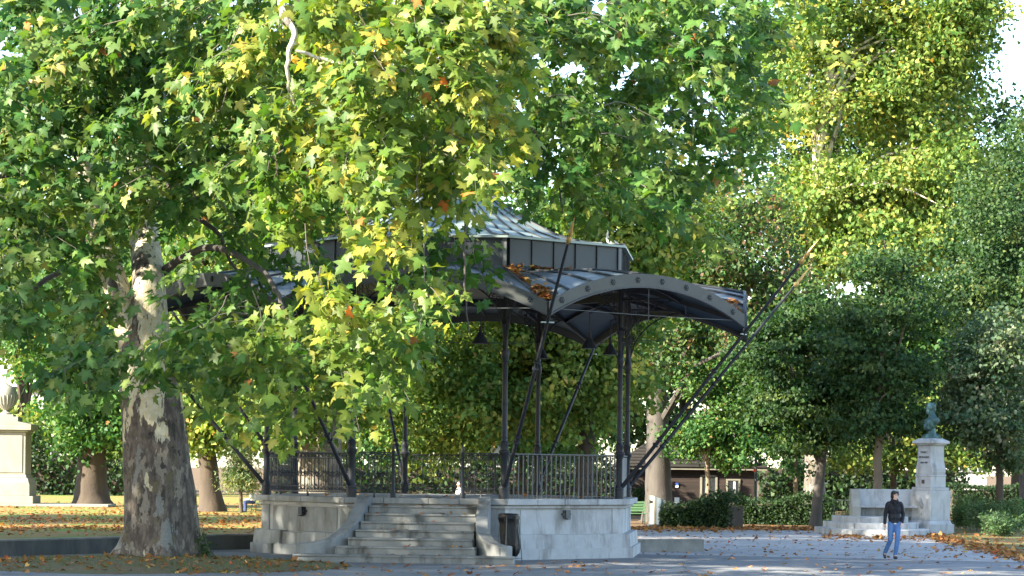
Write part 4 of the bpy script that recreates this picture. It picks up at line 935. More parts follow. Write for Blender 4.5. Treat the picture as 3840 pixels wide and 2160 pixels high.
mb.add(vs, [tuple(range(n)), tuple(range(2 * n - 1, n - 1, -1))] + [((i + 1) % n, i, n + i, n + (i + 1) % n) for i in range(n)]); shaft = bevel(mb.build('pedestal_shaft', 'stone_pale', EX), .012)
pbox('cornice', .84, .80, 3.28, 3.34); pbox('cornice', 1.0, .96, 3.34, 3.44); pbox('cap', .98, .94, 3.44, 3.54, tx=.62, ty=.60)
pb_ = MB(); pb_.hexa(*[[prot(x, y, z) for y, z in ((-.06, 1.86), (.06, 1.86), (.06, 2.0), (-.06, 2.0))] for x in (-.43, -.395)]); pb_.build('bronze_plaque', 'bark_brown', EX)
def text(body, size, loc, rot, mat, parent, name='lettering', ext=.006):
    cu = bpy.data.curves.new('t', 'FONT'); cu.body = body; cu.size = size; cu.extrude = ext; cu.align_x = 'CENTER'
    to = bpy.data.objects.new('t', cu); COL.objects.link(to); dg = bpy.context.evaluated_depsgraph_get(); me = bpy.data.meshes.new_from_object(to.evaluated_get(dg))
    bpy.data.objects.remove(to); me.materials.clear(); me.materials.append(MATS[mat]); o = link(name, me, parent); o.location = loc; o.rotation_euler = rot; return o
trot = Euler((R(90), 0, PRZ - R(90)))
for s, z, sz in (('MARC', 2.98, .125), ('MONNIER', 2.80, .11), ('1829-1885', 2.61, .085)): text(s, sz, prot(-.374, 0, z), trot, 'iron', shaft)

# ------------------------------------------------------------------ voxel-sculpted figures
def capsule(a, b, ra, rb, n=14):
    a, b = Vector(a), Vector(b); d = (b - a); L = d.length; d = d / L if L > 1e-6 else Vector((0, 0, 1)); pts = []; rad = []
    for i in range(5): t = R(-90 + 22.5 * i); pts.append(a + d * ra * math.sin(t)); rad.append(max(.0008, ra * math.cos(t)))
    for i in range(5): t = R(22.5 * i); pts.append(b + d * rb * math.sin(t)); rad.append(max(.0008, rb * math.cos(t)))
    return MB().tube(pts, rad, n)
def ell(c, r, rot=(0, 0, 0)):
    mb = MB().ball((0, 0, 0), r, 18, 12); E_ = Euler(rot).to_matrix(); mb.v = [tuple(E_ @ Vector(v) + Vector(c)) for v in mb.v]; return mb
def sculpt(name, parts, voxel, mat, parent=None, smooth=3):
    allm = MB()
    for p in parts: allm.add(p.v, p.f)
    me = allm.mesh(name, mat); o = bpy.data.objects.new(name, me); COL.objects.link(o)
    r = o.modifiers.new('r', 'REMESH'); r.mode = 'VOXEL'; r.voxel_size = voxel; r.use_smooth_shade = True
    s = o.modifiers.new('s', 'SMOOTH'); s.iterations = smooth; s.factor = .5
    dg = bpy.context.evaluated_depsgraph_get(); me2 = bpy.data.meshes.new_from_object(o.evaluated_get(dg)); bpy.data.objects.remove(o)
    me2.materials.clear(); me2.materials.append(MATS[mat]); me2.polygons.foreach_set('use_smooth', [True] * len(me2.polygons)); me2.name = name
    return link(name, me2, parent)
# bronze bust: local +X is where it looks, turned to the left of the view
bz = eo + Vector(prot(0, 0, 3.54)); bu = empty('bronze_bust', bz, R(186), 'green bronze bust of a bearded man on the tall stone pedestal', 'statue')
mb = MB(); mb.box((0, 0, .05), (.58, .54, .10)); mb.prism([(-.25, -.23), (.25, -.23), (.25, .23), (-.25, .23)], .10, .17, [(-.2, -.18), (.2, -.18), (.2, .18), (-.2, .18)]); bevel(mb.build('bust_base', 'bronze', bu), .01)
parts = [capsule((-.02, 0, .15), (-.03, 0, .42), .16, .11), ell((.03, 0, .52), (.21, .33, .22), (0, R(-12), 0)), ell((.10, 0, .40), (.17, .22, .16), (0, R(-25), 0)), ell((-.06, .28, .60), (.15, .13, .14)), ell((-.06, -.28, .60), (.15, .13, .14)),
         capsule((-.06, .22, .66), (-.03, .05, .80), .10, .10), capsule((-.06, -.22, .66), (-.03, -.05, .80), .10, .10), capsule((-.02, 0, .66), (.01, 0, .90), .115, .10),
         ell((.035, 0, 1.06), (.145, .118, .17)), ell((-.03, 0, 1.09), (.135, .125, .14)), ell((.10, 0, .93), (.085, .085, .11)), ell((.13, 0, .90), (.06, .06, .09)), capsule((.165, 0, 1.08), (.20, 0, 1.02), .016, .026), ell((.15, 0, 1.115), (.04, .075, .02)),
         ell((.03, .12, 1.04), (.03, .018, .045)), ell((.03, -.12, 1.04), (.03, .018, .045)), capsule((.15, .10, .38), (.0, .18, .74), .05, .04), capsule((.15, -.10, .38), (.0, -.18, .74), .05, .04), ell((-.09, 0, .98), (.07, .1, .1))]
sculpt('bust_figure', parts, .013, 'bronze', bu, 1).scale = (1.08, 1.0, 1.08)
# ------------------------------------------------------------------ people
def hand(w, d, side, curl=.5):
    w = Vector(w); d = Vector(d).normalized(); s = Vector(side).normalized(); n = d.cross(s); ps = [capsule(w, w + d * .06, .028, .034), ell(w + d * .055, (.03, .03, .045))]
    for i, L in enumerate((.062, .07, .066, .052)):
        b = w + d * .09 + s * (.027 - .018 * i); k = b + d * L * .55 + n * .012 * curl; e = k + d * L * .45 + n * .03 * curl
        ps += [capsule(w + d * .05 + s * (.02 - .013 * i), b, .011, .0095, 8), capsule(b, k, .0095, .0085, 8), capsule(k, e, .0085, .0075, 8)]
    ps += [capsule(w + d * .02 + s * .02, w + d * .055 + s * .05, .013, .011, 8), capsule(w + d * .055 + s * .05, w + d * .09 + s * .052 + n * .015, .010, .009, 8)]; return ps
def head_parts(c, yaw):    # c: centre of skull; faces -Y turned by yaw
    M = Matrix.Rotation(yaw, 3, 'Z'); T_ = lambda x, y, z: Vector(c) + M @ Vector((x, y, z))
    e_ = lambda x, y, z, r: ell(T_(x, y, z), r, (0, 0, yaw))
    return [e_(0, .01, .02, (.074, .092, .10)), e_(0, -.025, -.045, (.058, .066, .075)), e_(0, -.05, -.095, (.032, .034, .026)), capsule(T_(0, -.092, .0), T_(0, -.108, -.035), .009, .014, 8), e_(0, -.087, -.07, (.024, .013, .010)), e_(.076, .015, -.015, (.010, .018, .03)), e_(-.076, .015, -.015, (.010, .018, .03))], T_
def face_details(T_, parent, eye='hair_dark'):
    mb = MB()
    for s in (-1, 1): mb.ball(T_(.03 * s, -.080, .004), (.012, .008, .006), 8, 5)
    for s in (-1, 1): mb.tube([T_(.014 * s, -.090, .026), T_(.034 * s, -.085, .031), T_(.05 * s, -.072, .025)], .005, 5)
    mb.build('eyes', eye, parent); mb = MB(); mb.tube([T_(-.02, -.096, -.072), T_(0, -.101, -.071), T_(.02, -.096, -.072)], .004, 5); mb.build('mouth', 'terracotta', parent)
wp = P(3352, 2097, 63.0); wp.z = 0.008
man = empty('person', wp, 0, 'young person in black leather jacket, scarf and blue jeans walking with one hand pocketed', 'person')
HC_ = (.005, -.02, 1.655); yaw = R(32)
hp, T_ = head_parts(HC_, yaw)
arm_l = [(-.178, .0, 1.41), (-.235, .03, 1.15), (-.248, -.03, .90)]; arm_r = [(.175, .0, 1.41), (.242, .06, 1.15), (.195, -.02, .93)]
hipL, kneeL, ankL = (-.085, .0, .92), (-.095, -.02, .50), (-.20, .26, .14); hipR, kneeR, ankR = (.090, .0, .92), (.070, -.13, .49), (.015, -.12, .09)
body = hp + [capsule((0, .01, 1.46), (.0, -.005, 1.60), .052, .052), ell((0, .01, 1.30), (.165, .10, .20)), ell((0, .01, 1.08), (.145, .095, .18)), ell((0, .01, .94), (.155, .10, .12)),
             capsule(arm_l[0], arm_l[1], .05, .04), capsule(arm_l[1], arm_l[2], .04, .028), capsule(arm_r[0], arm_r[1], .05, .04), capsule(arm_r[1], arm_r[2], .04, .028),
             capsule(hipL, kneeL, .08, .052), capsule(kneeL, ankL, .052, .036), capsule(hipR, kneeR, .08, .052), capsule(kneeR, ankR, .052, .036), capsule(ankL, (-.205, .18, .04), .035, .03), capsule(ankR, (.02, -.26, .03), .035, .03)]
body += hand((-.248, -.035, .895), (.06, -.05, -1), (.2, -1, 0), .7) + hand((.19, -.03, .92), (-.3, -.15, -1), (-.3, -1, 0), .4)
sculpt('body', body, .009, 'skin', man, 1); face_details(T_, man)
jk = [ell((0, .01, 1.30), (.182, .122, .22)), ell((0, .01, 1.08), (.165, .118, .2)), ell((0, .01, .96), (.165, .118, .09)), capsule((-.15, 0, 1.44), (.15, 0, 1.44), .068, .068), capsule((-.06, 0, 1.48), (-.05, -.01, 1.53), .06, .055), capsule((.06, 0, 1.48), (.05, -.01, 1.53), .06, .055),
      capsule(arm_l[0], arm_l[1], .064, .054), capsule(arm_l[1], (-.248, -.025, .93), .052, .043), capsule(arm_r[0], arm_r[1], .064, .054), capsule(arm_r[1], (.205, -.01, .96), .052, .045)]
jk_o = sculpt('jacket', jk, .012, 'leather', man, 2)
mb = MB(); mb.tube([(.0, -.128, 1.40), (.004, -.137, 1.28), (.0, -.136, 1.10), (.0, -.128, .93)], .005, 5); mb.build('zip', 'iron', jk_o)
for s in (-1, 1):
    mb = MB(); mb.add([(s * .02, -.128, 1.38), (s * .09, -.128, 1.44), (s * .10, -.122, 1.36), (s * .03, -.140, 1.27), (s * .02, -.12, 1.38), (s * .09, -.118, 1.44), (s * .10, -.11, 1.36), (s * .03, -.128, 1.27)], [(0, 1, 2, 3), (7, 6, 5, 4), (0, 4, 5, 1), (1, 5, 6, 2), (2, 6, 7, 3), (3, 7, 4, 0)]); mb.build('lapel', 'leather', jk_o)
sculpt('scarf', [capsule((-.05, -.03, 1.49), (.05, -.04, 1.49), .062, .062), capsule((-.045, .03, 1.51), (.045, .03, 1.51), .06, .06), ell((0, -.09, 1.43), (.05, .04, .06))], .012, 'scarf', man)
jn = [ell((0, .01, .92), (.165, .112, .10)), capsule(hipL, kneeL, .092, .068), capsule(kneeL, (-.19, .24, .17), .066, .055), capsule(hipR, kneeR, .092, .068), capsule(kneeR, (.018, -.12, .12), .066, .056)]
jno = sculpt('jeans', jn, .012, 'denim', man, 2); mb = MB(); mb.box((.01, -.118, .925), (.05, .012, .03)); mb.build('belt_buckle', 'steel', jno)
for a, b in ((ankL, (-.21, .16, .035)), (ankR, (.022, -.255, .035))):
    a = Vector(a); b = Vector(b); sculpt('shoe', [capsule(a - Vector((0, 0, .06 if a.z < .12 else .05)), b, .048, .042), capsule(a + Vector((0, 0, -.01)), a - Vector((0, -.03, .05)), .045, .05)], .010, 'shoe', man)
hh = lambda x, y, z, r: ell(T_(x, y, z), r, (0, 0, yaw))
sculpt('hair', [hh(0, .03, .048, (.088, .10, .088)), hh(-.058, .03, -.01, (.036, .06, .075)), hh(.062, .04, .0, (.03, .05, .07)), hh(0, .085, -.02, (.07, .04, .085)), hh(.02, -.06, .085, (.065, .035, .035)), hh(.055, -.055, .04, (.03, .03, .05)), hh(-.045, -.045, .07, (.04, .04, .035))], .010, 'hair_dark', man, 1)
mb = MB(); mb.tube([(-.212, -.10, .80), (-.187, -.17, .785)], .005, 6); tag(mb.build('cigarette', 'white_paint'), 'white cigarette held in the walking person\'s lowered hand', 'cigarette').location = wp
# person standing far behind the bandstand, white shirt
def far_person(lab, loc, rz, sit, top, bottom, hairm):
    r = empty('person', loc, rz, lab, 'person'); z = .0
    if sit:
        hp_, T2 = head_parts((0, -.16, 1.16), 0); hip = .47
        bd = hp_ + [capsule((0, -.10, .98), (0, -.14, 1.1), .05, .05), ell((0, -.05, .80), (.16, .11, .2)), ell((0, 0, .56), (.16, .13, .14))]
        legs = [capsule((s * .09, 0, .52), (s * .11, -.42, .52), .085, .07) for s in (-1, 1)] + [capsule((s * .11, -.42, .50), (s * .11, -.40, .10), .065, .05) for s in (-1, 1)]
        arms = [capsule((s * .18, -.08, .94), (s * .22, -.16, .70), .055, .045) for s in (-1, 1)] + [capsule((s * .22, -.16, .70), (s * .08, -.38, .64), .045, .04) for s in (-1, 1)]
        tops = [ell((0, -.05, .80), (.19, .14, .22)), ell((0, 0, .60), (.18, .15, .14)), capsule((-.15, -.08, .94), (.15, -.08, .94), .07, .07)] + arms
        feet = [capsule((s * .11, -.38, .05), (s * .11, -.56, .04), .045, .04) for s in (-1, 1)]; hz = (0, -.14, 1.2)
        bd += hand((.08, -.38, .64), (-.6, -.6, 0), (0, 0, 1)) + hand((-.08, -.38, .64), (.6, -.6, 0), (0, 0, 1))
    else:
        hp_, T2 = head_parts((0, 0, 1.60), 0)
        bd = hp_ + [capsule((0, 0, 1.4), (0, 0, 1.55), .05, .05), ell((0, 0, 1.25), (.16, .10, .2)), ell((0, 0, .98), (.15, .1, .15))]
        legs = [capsule((s * .09, 0, .9), (s * .1, -.02, .5), .085, .065) for s in (-1, 1)] + [capsule((s * .1, -.02, .5), (s * .1, .03, .1), .06, .05) for s in (-1, 1)] + [ell((0, 0, .92), (.16, .11, .1))]
        arms = [capsule((s * .19, 0, 1.38), (s * .24, .03, 1.1), .055, .045) for s in (-1, 1)] + [capsule((s * .24, .03, 1.1), (s * .22, -.1, .88), .045, .035) for s in (-1, 1)]
        tops = [ell((0, 0, 1.25), (.20, .13, .24)), ell((0, 0, 1.0), (.18, .13, .14)), capsule((-.15, 0, 1.38), (.15, 0, 1.38), .07, .07)] + arms
        feet = [capsule((s * .1, .03, .05), (s * .1, -.14, .04), .045, .04) for s in (-1, 1)]; hz = (0, .02, 1.64)
        bd += hand((.22, -.1, .87), (0, -.3, -1), (0, -1, 0)) + hand((-.22, -.1, .87), (0, -.3, -1), (0, -1, 0))
    sculpt('body', bd + legs, .016, 'skin', r, 1); face_details(T2, r); sculpt('jacket' if sit else 'shirt', tops, .018, top, r); sculpt('trousers', [capsule(Vector(l.v[0]), Vector(l.v[-1]), .001, .001) for l in []] + [thick(l) for l in legs], .018, bottom, r)
    for f in feet: sculpt('shoe', [f], .014, 'shoe', r)
    sculpt('hair', [ell((hz[0], hz[1] + .02, hz[2] + .03), (.085, .10, .085)), ell((hz[0], hz[1] + .07, hz[2] - .04), (.07, .045, .08))], .014, hairm, r)
    return r
def thick(mb, k=.014):
    v = [Vector(x) for x in mb.v]; c = sum(v, Vector()) / len(v); o = MB(); o.f = list(mb.f)
    d = (v[-1] - v[0]); d = d.normalized() if d.length > .05 else Vector((0, 0, 1))
    for x in v:
        a = x - c; rad = a - d * a.dot(d); o.v.append(tuple(x + (rad.normalized() * k if rad.length > 1e-5 else Vector())))
    return o
wsp = P(1722, 1850, 96); wsp.z = 0.0
far_person('distant person in white shirt beyond the bandstand floor', wsp, R(-70), False, 'cloth_white', 'denim_dark', 'hair_dark')
ssp = P(950, 1915, 99); ssp.z = LZ
seated = far_person('hunched person in pale jacket and blue jeans on a bench at the platform edge', ssp, R(-75), True, 'cloth_white', 'denim_dark', 'hair_grey'); seated.scale = (.82,) * 3

# ================================================================== PARK FURNITURE
def bench(loc, rz, lab, s=1.0):
    r = empty('park_bench', loc, rz, lab, 'bench', 'green slatted park benches'); L = 1.7
    for i in range(4): mb = MB(); mb.box((0, -.24 + .13 * i, .44), (L, .10, .03)); mb.build('seat_slat', 'green_paint', r)
    for i in range(4): mb = MB(); mb.box((0, .30 + .045 * i, .56 + .11 * i), (L, .03, .085)); mb.build('back_slat', 'green_paint', r)
    for s_ in (-1, 1):
        mb = MB(); x = s_ * L * .42
        for a, b in (((x, -.26, .42), (x, -.34, 0)), ((x, .22, .42), (x, .36, 0)), ((x, -.28, .42), (x, .26, .42)), ((x, .26, .42), (x, .47, .95)), ((x, -.30, .12), (x, .32, .12))): mb.bar(a, b, .035, .035)
        mb.build('leg_frame', 'post_green', r)
    return r
bp = GR(2345, 1962); bench((bp.x, bp.y - 1.2, .0), R(4), 'green slatted bench half hidden by the bandstand, beside the grey trunk')
bench((ssp.x + .25, ssp.y + .12, LZ), R(-75), 'park bench under the hunched person left of the platform').scale = (.82,) * 3
# steel litter bin
lb_ = GR(2462, 1974); t = empty('litter_bin', lb_, R(20), 'tall stainless steel cylinder litter bin with slanted top before the grey trunk', 'bin')
mb = MB(); n = 24; r_ = .36; H_ = 1.12
vs = [(r_ * math.cos(2 * math.pi * k / n), r_ * math.sin(2 * math.pi * k / n), .09) for k in range(n)] + [(r_ * math.cos(2 * math.pi * k / n), r_ * math.sin(2 * math.pi * k / n), H_ - .13 * math.cos(2 * math.pi * k / n)) for k in range(n)]
mb.add(vs, [tuple(range(n - 1, -1, -1)), tuple(range(n, 2 * n))] + [(k, (k + 1) % n, n + (k + 1) % n, n + k) for k in range(n)]); mb.build('drum_body', 'steel', t, True)
mb = MB(); mb.lathe([(.40, 0), (.40, .09), (.3, .09)], 20); mb.build('foot', 'iron_light', t, True); mb = MB(); mb.box((-.30, -.16, .98), (.05, .16, .12), R(25)); mb.build('opening', 'black_plastic', t); mb = MB(); mb.tube([(.05, -.37, .78), (.05, -.35, .78)], .025, 8); mb.build('lock', 'iron', t)
# bag holder by the stairs
bgp = Vector((-.07, 57.35, .0)); t = empty('bin_bag_stand', bgp, 0, 'black plastic bin bag hanging in a wire stand at the foot of the stairs', 'bin bag')
mb = MB(); mb.lathe([(.245, 1.10), (.25, 1.13), (.245, 1.17), (.22, 1.19), (.04, 1.20), (.04, 1.17), (.21, 1.15)], 24); mb.build('ring_lid', 'black_plastic', t, True)
mb = MB(); vs = []; n = 30; zs = [1.14, 1.08, 1.0, .92, .8, .65, .5, .36, .25, .18, .14]
for j, z in enumerate(zs):
    for k in range(n):
        a = 2 * math.pi * k / n; fold = .018 * math.sin(7 * a + j * .3) + .012 * math.sin(13 * a - j * .5) + (.02 * math.sin(5 * a + 2 * j) if j in (1, 2) else 0)
        rr = [.24, .252, .225, .215, .215, .22, .225, .215, .17, .10, .02][j] + fold * (1 if j < 10 else 0); sh = .12 * (j / 10) ** 2
        vs.append((rr * math.cos(a) + sh, rr * math.sin(a), z))
mb.add(vs, [(j * n + k, j * n + (k + 1) % n, (j + 1) * n + (k + 1) % n, (j + 1) * n + k) for j in range(len(zs) - 1) for k in range(n)]); mb.build('bag', 'black_plastic', t, True)
mb = MB()
for a in (20, 140, 260): mb.tube([(.25 * math.cos(R(a)), .25 * math.sin(R(a)), 1.12), (.36 * math.cos(R(a)), .36 * math.sin(R(a)), .0)], .011, 6)
mb.tube([(.33 * math.cos(R(a)), .33 * math.sin(R(a)), .12) for a in (20, 140, 260, 20)], .008, 5); mb.build('wire_stand', 'iron_light', t)
# globe lamp behind the bandstand
gl = P(1858, 1687, 88); t = empty('globe_lamp', (gl.x, gl.y, 0), 0, 'park lamp with a white glass globe seen just above the railing', 'lamp')
mb = MB(); mb.ball((0, 0, gl.z), .19, 20, 14); mb.build('globe', 'white_globe', t, True); mb = MB(); mb.lathe([(.09, 0), (.09, .3), (.05, .36), (.04, gl.z - .28), (.08, gl.z - .22), (.10, gl.z - .16)], 12); mb.build('post', 'post_green', t, True)
# green lamp post near the house, with red marker
gp_ = GR(2832, 1958); t = empty('lamp_post', gp_, 0, 'slim dark green post with a small red marker before the wooden house', 'lamp post')
mb = MB(); mb.lathe([(.11, 0), (.11, .5), (.075, .6), (.06, 2.8), (.045, 4.4)], 12); mb.tube([(0, 0, 4.35), (0, -.1, 4.9), (-.5, -.3, 5.1)], .03, 8); mb.build('post', 'post_green', t, True)
mb = MB(); mb.box((-.05, -.085, 2.28), (.11, .02, .12)); mb.build('red_marker', 'red_paint', t); mb = MB(); mb.box((-.02, -.09, 1.85), (.04, .02, .07)); mb.build('sticker', 'white_paint', t)
mb = MB(); mb.ball((-.55, -.3, 5.06), (.25, .14, .07), 12, 8); mb.build('lamp_head', 'iron_light', t, True)
# crowd barrier
cb = GR(3172, 1975); cb.y += 2; t = empty('crowd_barrier', (cb.x, cb.y, 0), R(8), 'grey tubular crowd barrier standing left of the stone bench', 'barrier')
mb = MB(); mb.tube([(-.5, 0, .2), (-.5, 0, 1.0), (-.44, 0, 1.06), (1.3, 0, 1.06), (1.36, 0, 1.0), (1.36, 0, .2)], .02, 8); mb.tube([(-.5, 0, .2), (1.36, 0, .2)], .018, 8); mb.build('frame', 'iron_light', t, True)
bm = MB().tube([(0, 0, .2), (0, 0, 1.05)], .009, 5).mesh('bar', 'iron_light')
for i in range(14): link('bar', bm, t, (-.38 + .125 * i, 0, 0))
for x in (-.3, 1.16): mb = MB(); mb.bar((x, -.3, .02), (x, .3, .02), .04, .02); mb.bar((x, 0, .02), (x, 0, .2), .03); mb.build('foot', 'iron_light', t)
# pale bird sitting on the roof rim
bdp = BC + sp(4.95, 0, .085, 8.06); t = empty('bird', bdp, R(10), 'small pale bird perched on the bandstand roof rim, sunlit', 'bird')
sculpt('body', [ell((.02, 0, .07), (.13, .07, .068), (0, R(10), 0)), ell((-.075, 0, .14), (.05, .045, .085), (0, R(-12), 0)), capsule((-.09, 0, .2), (-.085, 0, .33), .034, .026), ell((-.085, 0, .36), (.034, .028, .03)), capsule((-.11, 0, .36), (-.145, 0, .352), .012, .004), capsule((.12, 0, .06), (.22, 0, .02), .035, .012), capsule((-.01, .02, .03), (-.01, .02, -.004), .008, .007), capsule((-.01, -.02, .03), (-.01, -.02, -.004), .008, .007)], .009, 'bird_white', t, 1)
mb = MB(); mb.ball((-.03, 0, 0), (.001, .001, .001), 4, 3)

# ================================================================== STONE MONUMENT WITH URN (left edge)
mp = P(18, 1895, 108); mp.z = LZ; t = empty('urn_monument', mp, R(3), 'tall cream stone pillar monument with a fluted urn at the left edge', 'monument')
def mbx(nm, wx, wy, z0, z1, mat='stone_cream', tx=None, ty=None):
    tx = tx or wx; ty = ty or wy; mb = MB(); mb.prism([(-wx / 2, -wy / 2), (wx / 2, -wy / 2), (wx / 2, wy / 2), (-wx / 2, wy / 2)], z0, z1, [(-tx / 2, -ty / 2), (tx / 2, -ty / 2), (tx / 2, ty / 2), (-tx / 2, ty / 2)]); return bevel(mb.build(nm, mat, t), .015)
mbx('ground_step', 9.6, 3.2, 0, .12); mbx('base_course', 2.85, 2.4, .12, .46); mbx('base_course', 2.5, 2.1, .46, 1.0); mbx('base_course', 2.46, 2.05, 1.0, 1.26, tx=2.3, ty=1.9); mbx('base_course', 2.2, 1.84, 1.26, 1.42, tx=2.1, ty=1.76)
sh = mbx('shaft', 2.06, 1.72, 1.42, 3.30); mb = MB(); mb.box((0, -.875, 2.35), (1.78, .03, 1.70)); bevel(mb.build('shaft_panel', 'stone_cream', sh), .01)
mbx('cornice', 2.26, 1.9, 3.30, 3.40); mbx('cornice', 2.6, 2.2, 3.40, 3.66)
mb = MB(); mb.add([(-1.3, -1.1, 3.66), (1.3, -1.1, 3.66), (0, -1.1, 3.92), (-1.3, 1.1, 3.66), (1.3, 1.1, 3.66), (0, 1.1, 3.92)], [(0, 1, 2), (5, 4, 3), (0, 2, 5, 3), (1, 4, 5, 2), (0, 3, 4, 1)]); mb.build('pediment', 'stone_cream', t)
mbx('urn_plinth', 1.3, 1.3, 3.75, 4.0); mbx('urn_plinth', .8, .8, 4.0, 4.1)
mb = MB(); mb.lathe([(.26, 4.1), (.26, 4.16), (.12, 4.24), (.12, 4.30), (.20, 4.36), (.42, 4.56), (.52, 4.86), (.53, 5.0), (.45, 5.22), (.36, 5.32), (.20, 5.42), (.06, 5.5), (.02, 5.6)], 22)
u_ = mb.build('urn', 'stone_cream', t, True)
for k in range(20):
    a = 2 * math.pi * k / 20; mb = MB(); mb.tube([(.24 * math.cos(a), .24 * math.sin(a), 4.40), (.43 * math.cos(a), .43 * math.sin(a), 4.58), (.525 * math.cos(a), .525 * math.sin(a), 4.86), (.53 * math.cos(a), .53 * math.sin(a), 4.98)], [.012, .03, .035, .015], 5); mb.build('flute', 'stone_cream', u_, True)
# ================================================================== WOODEN HOUSE
hy = 118; hz0 = P(2330, 1900, hy).x; hx1 = P(2838, 1900, hy).x; W = hx1 - hz0
hs = empty('wooden_house', ((hz0 + hx1) / 2, hy, 0), 0, 'low dark brown wooden park house with shingled hip roof behind the hedge', 'house')
EZ = 2.32; D_ = 5.0; hw = W / 2
mb = MB(); mb.box((0, D_ / 2, EZ / 2), (W - .1, D_ - .1, EZ)); wl = mb.build('wall', 'house_wood', hs)
dx0, dx1 = P(2625, 1800, hy).x - hs.location.x, P(2690, 1800, hy).x - hs.location.x; wx0, wx1 = P(2726, 1800, hy).x - hs.location.x, P(2772, 1800, hy).x - hs.location.x
z = .04; i = 0
while z < EZ - .1:
    for a, b in ((-hw, dx0), (dx1, hw)):
        mb = MB(); mb.box(((a + b) / 2, -.0 + .004 * (i % 3), z + .08), (b - a, .06, .152)); mb.build('board', 'house_wood', wl)
    z += .16; i += 1
mb = MB(); mb.box(((dx0 + dx1) / 2, -.01, 1.0), (dx1 - dx0 - .16, .05, 1.95)); dr = mb.build('door', 'glass_dark', hs)
for x in (dx0 + .05, dx1 - .05): mb = MB(); mb.box((x, -.05, 1.0), (.10, .06, 2.0)); mb.build('door_frame', 'house_trim', dr)
mb = MB(); mb.box(((dx0 + dx1) / 2, -.05, 1.98), (dx1 - dx0, .06, .08)); mb.build('door_frame', 'house_trim', dr)
wz0, wz1 = .92, 1.80
mb = MB(); mb.box(((wx0 + wx1) / 2, -.04, (wz0 + wz1) / 2), (wx1 - wx0, .04, wz1 - wz0)); wn = mb.build('window', 'glass_dark', hs)
for x in (wx0, wx1): mb = MB(); mb.box((x, -.07, (wz0 + wz1) / 2), (.09, .05, wz1 - wz0 + .08)); mb.build('window_frame', 'house_trim', wn)
for zz in (wz0, wz1): mb = MB(); mb.box(((wx0 + wx1) / 2, -.075, zz), (wx1 - wx0 + .1, .05, .08)); mb.build('window_frame', 'house_trim', wn)
mb = MB(); mb.box(((wx0 * .4 + wx1 * .6), -.065, 1.4), (.10, .015, .62)); mb.build('curtain', 'cloth_white', wn)
sx = P(2538, 1812, hy).x - hs.location.x; mb = MB(); mb.box((sx, -.06, 1.50), (.15, .02, .22)); sg = mb.build('notice', 'white_paint', hs); mb = MB(); mb.box((sx, -.075, 1.57), (.16, .02, .10)); mb.build('notice_head', 'blue_paint', sg)
mb = MB(); mb.box((sx + .01, -.06, .72), (.24, .02, .36)); mb.build('notice', 'white_paint', hs)
mb = MB(); mb.box((0, -.35, EZ + .02), (W + .9, .12, .14)); mb.build('eave_board', 'house_trim', hs)
RZ = 4.05; ov = .45
rv = [(-hw - ov, -ov, EZ + .05), (hw + ov, -ov, EZ + .05), (hw + ov, D_ + ov, EZ + .05), (-hw - ov, D_ + ov, EZ + .05), (-hw + 2.0, D_ / 2, RZ), (hw - 2.0, D_ / 2, RZ)]
rf = MB().add(rv, [(0, 1, 5, 4), (1, 2, 5), (2, 3, 4, 5), (3, 0, 4), (3, 2, 1, 0)]).build('roof', 'house_roof', hs)
nrow = 11
for r_ in range(nrow):
    t0, t1 = r_ / nrow, (r_ + 1) / nrow
    A_, B_ = Vector(rv[0]).lerp(Vector(rv[4]), t0), Vector(rv[1]).lerp(Vector(rv[5]), t0); C_, E2 = Vector(rv[0]).lerp(Vector(rv[4]), t1), Vector(rv[1]).lerp(Vector(rv[5]), t1); up = Vector((0, -.02, .035))
    mb = MB(); mb.hexa([A_ + up * .2, B_ + up * .2, E2 + up * .2, C_ + up * .2], [A_ + up * 1.4, B_ + up * 1.4, E2 + up * .5, C_ + up * .5]); mb.build('shingle_course', 'house_roof', rf)
gx = P(2815, 1700, hy).x - hs.location.x
mb = MB(); mb.add([(gx - .55, -.40, 2.95), (gx + .22, -.40, 2.95), (gx + .22, -.40, 2.45), (gx - .55, -.34, 2.95), (gx + .22, -.34, 2.95), (gx + .22, -.34, 2.45)], [(0, 2, 1), (3, 4, 5), (0, 1, 4, 3), (1, 2, 5, 4), (2, 0, 3, 5)]); mb.build('gable_board', 'pale_wall', hs)
# chimney cap and skylight rails
mb = MB(); mb.box((gx - .9, D_ * .35, 3.75), (.5, .5, .9)); mb.build('chimney', 'concrete', hs)
# ================================================================== PALE BUILDINGS FAR BEHIND
def building(lab, px0, px1, Y, h, mat, floors, nw):
    x0, x1 = P(px0, 1800, Y).x, P(px1, 1800, Y).x; b = empty('building', ((x0 + x1) / 2, Y, 0), 0, lab, 'building'); W_ = x1 - x0
    mb = MB(); mb.box((0, 5, h / 2), (W_, 10, h)); mb.build('wall', mat, b); mb = MB(); mb.box((0, 5, h + .1), (W_ + .6, 10.6, .3)); mb.build('roof', 'house_roof', b)
    for f in range(floors):
        for i in range(nw):
            x = -W_ / 2 + W_ * (i + .5) / nw; z = 3.2 + f * 3.2; mb = MB(); mb.box((x, -.02, z), (1.0, .1, 1.6)); w_ = mb.build('window', 'glass_dark', b)
            mb = MB(); mb.box((x, -.08, z - .85), (1.3, .16, .1)); mb.build('sill', 'stone_pale', w_); mb = MB(); mb.box((x, -.07, z), (.06, .06, 1.6)); mb.build('frame', 'white_paint', w_)
building('pale sunlit building far behind the bandstand floor', 1740, 1930, 178, 5, 'pale_wall', 1, 2)
building('pale building far behind the maple and the hedge', 3000, 3200, 182, 4.4, 'pale_wall', 1, 2)
building('cream building far right behind the bust', 3560, 3700, 186, 5.5, 'pale_wall', 1, 2)
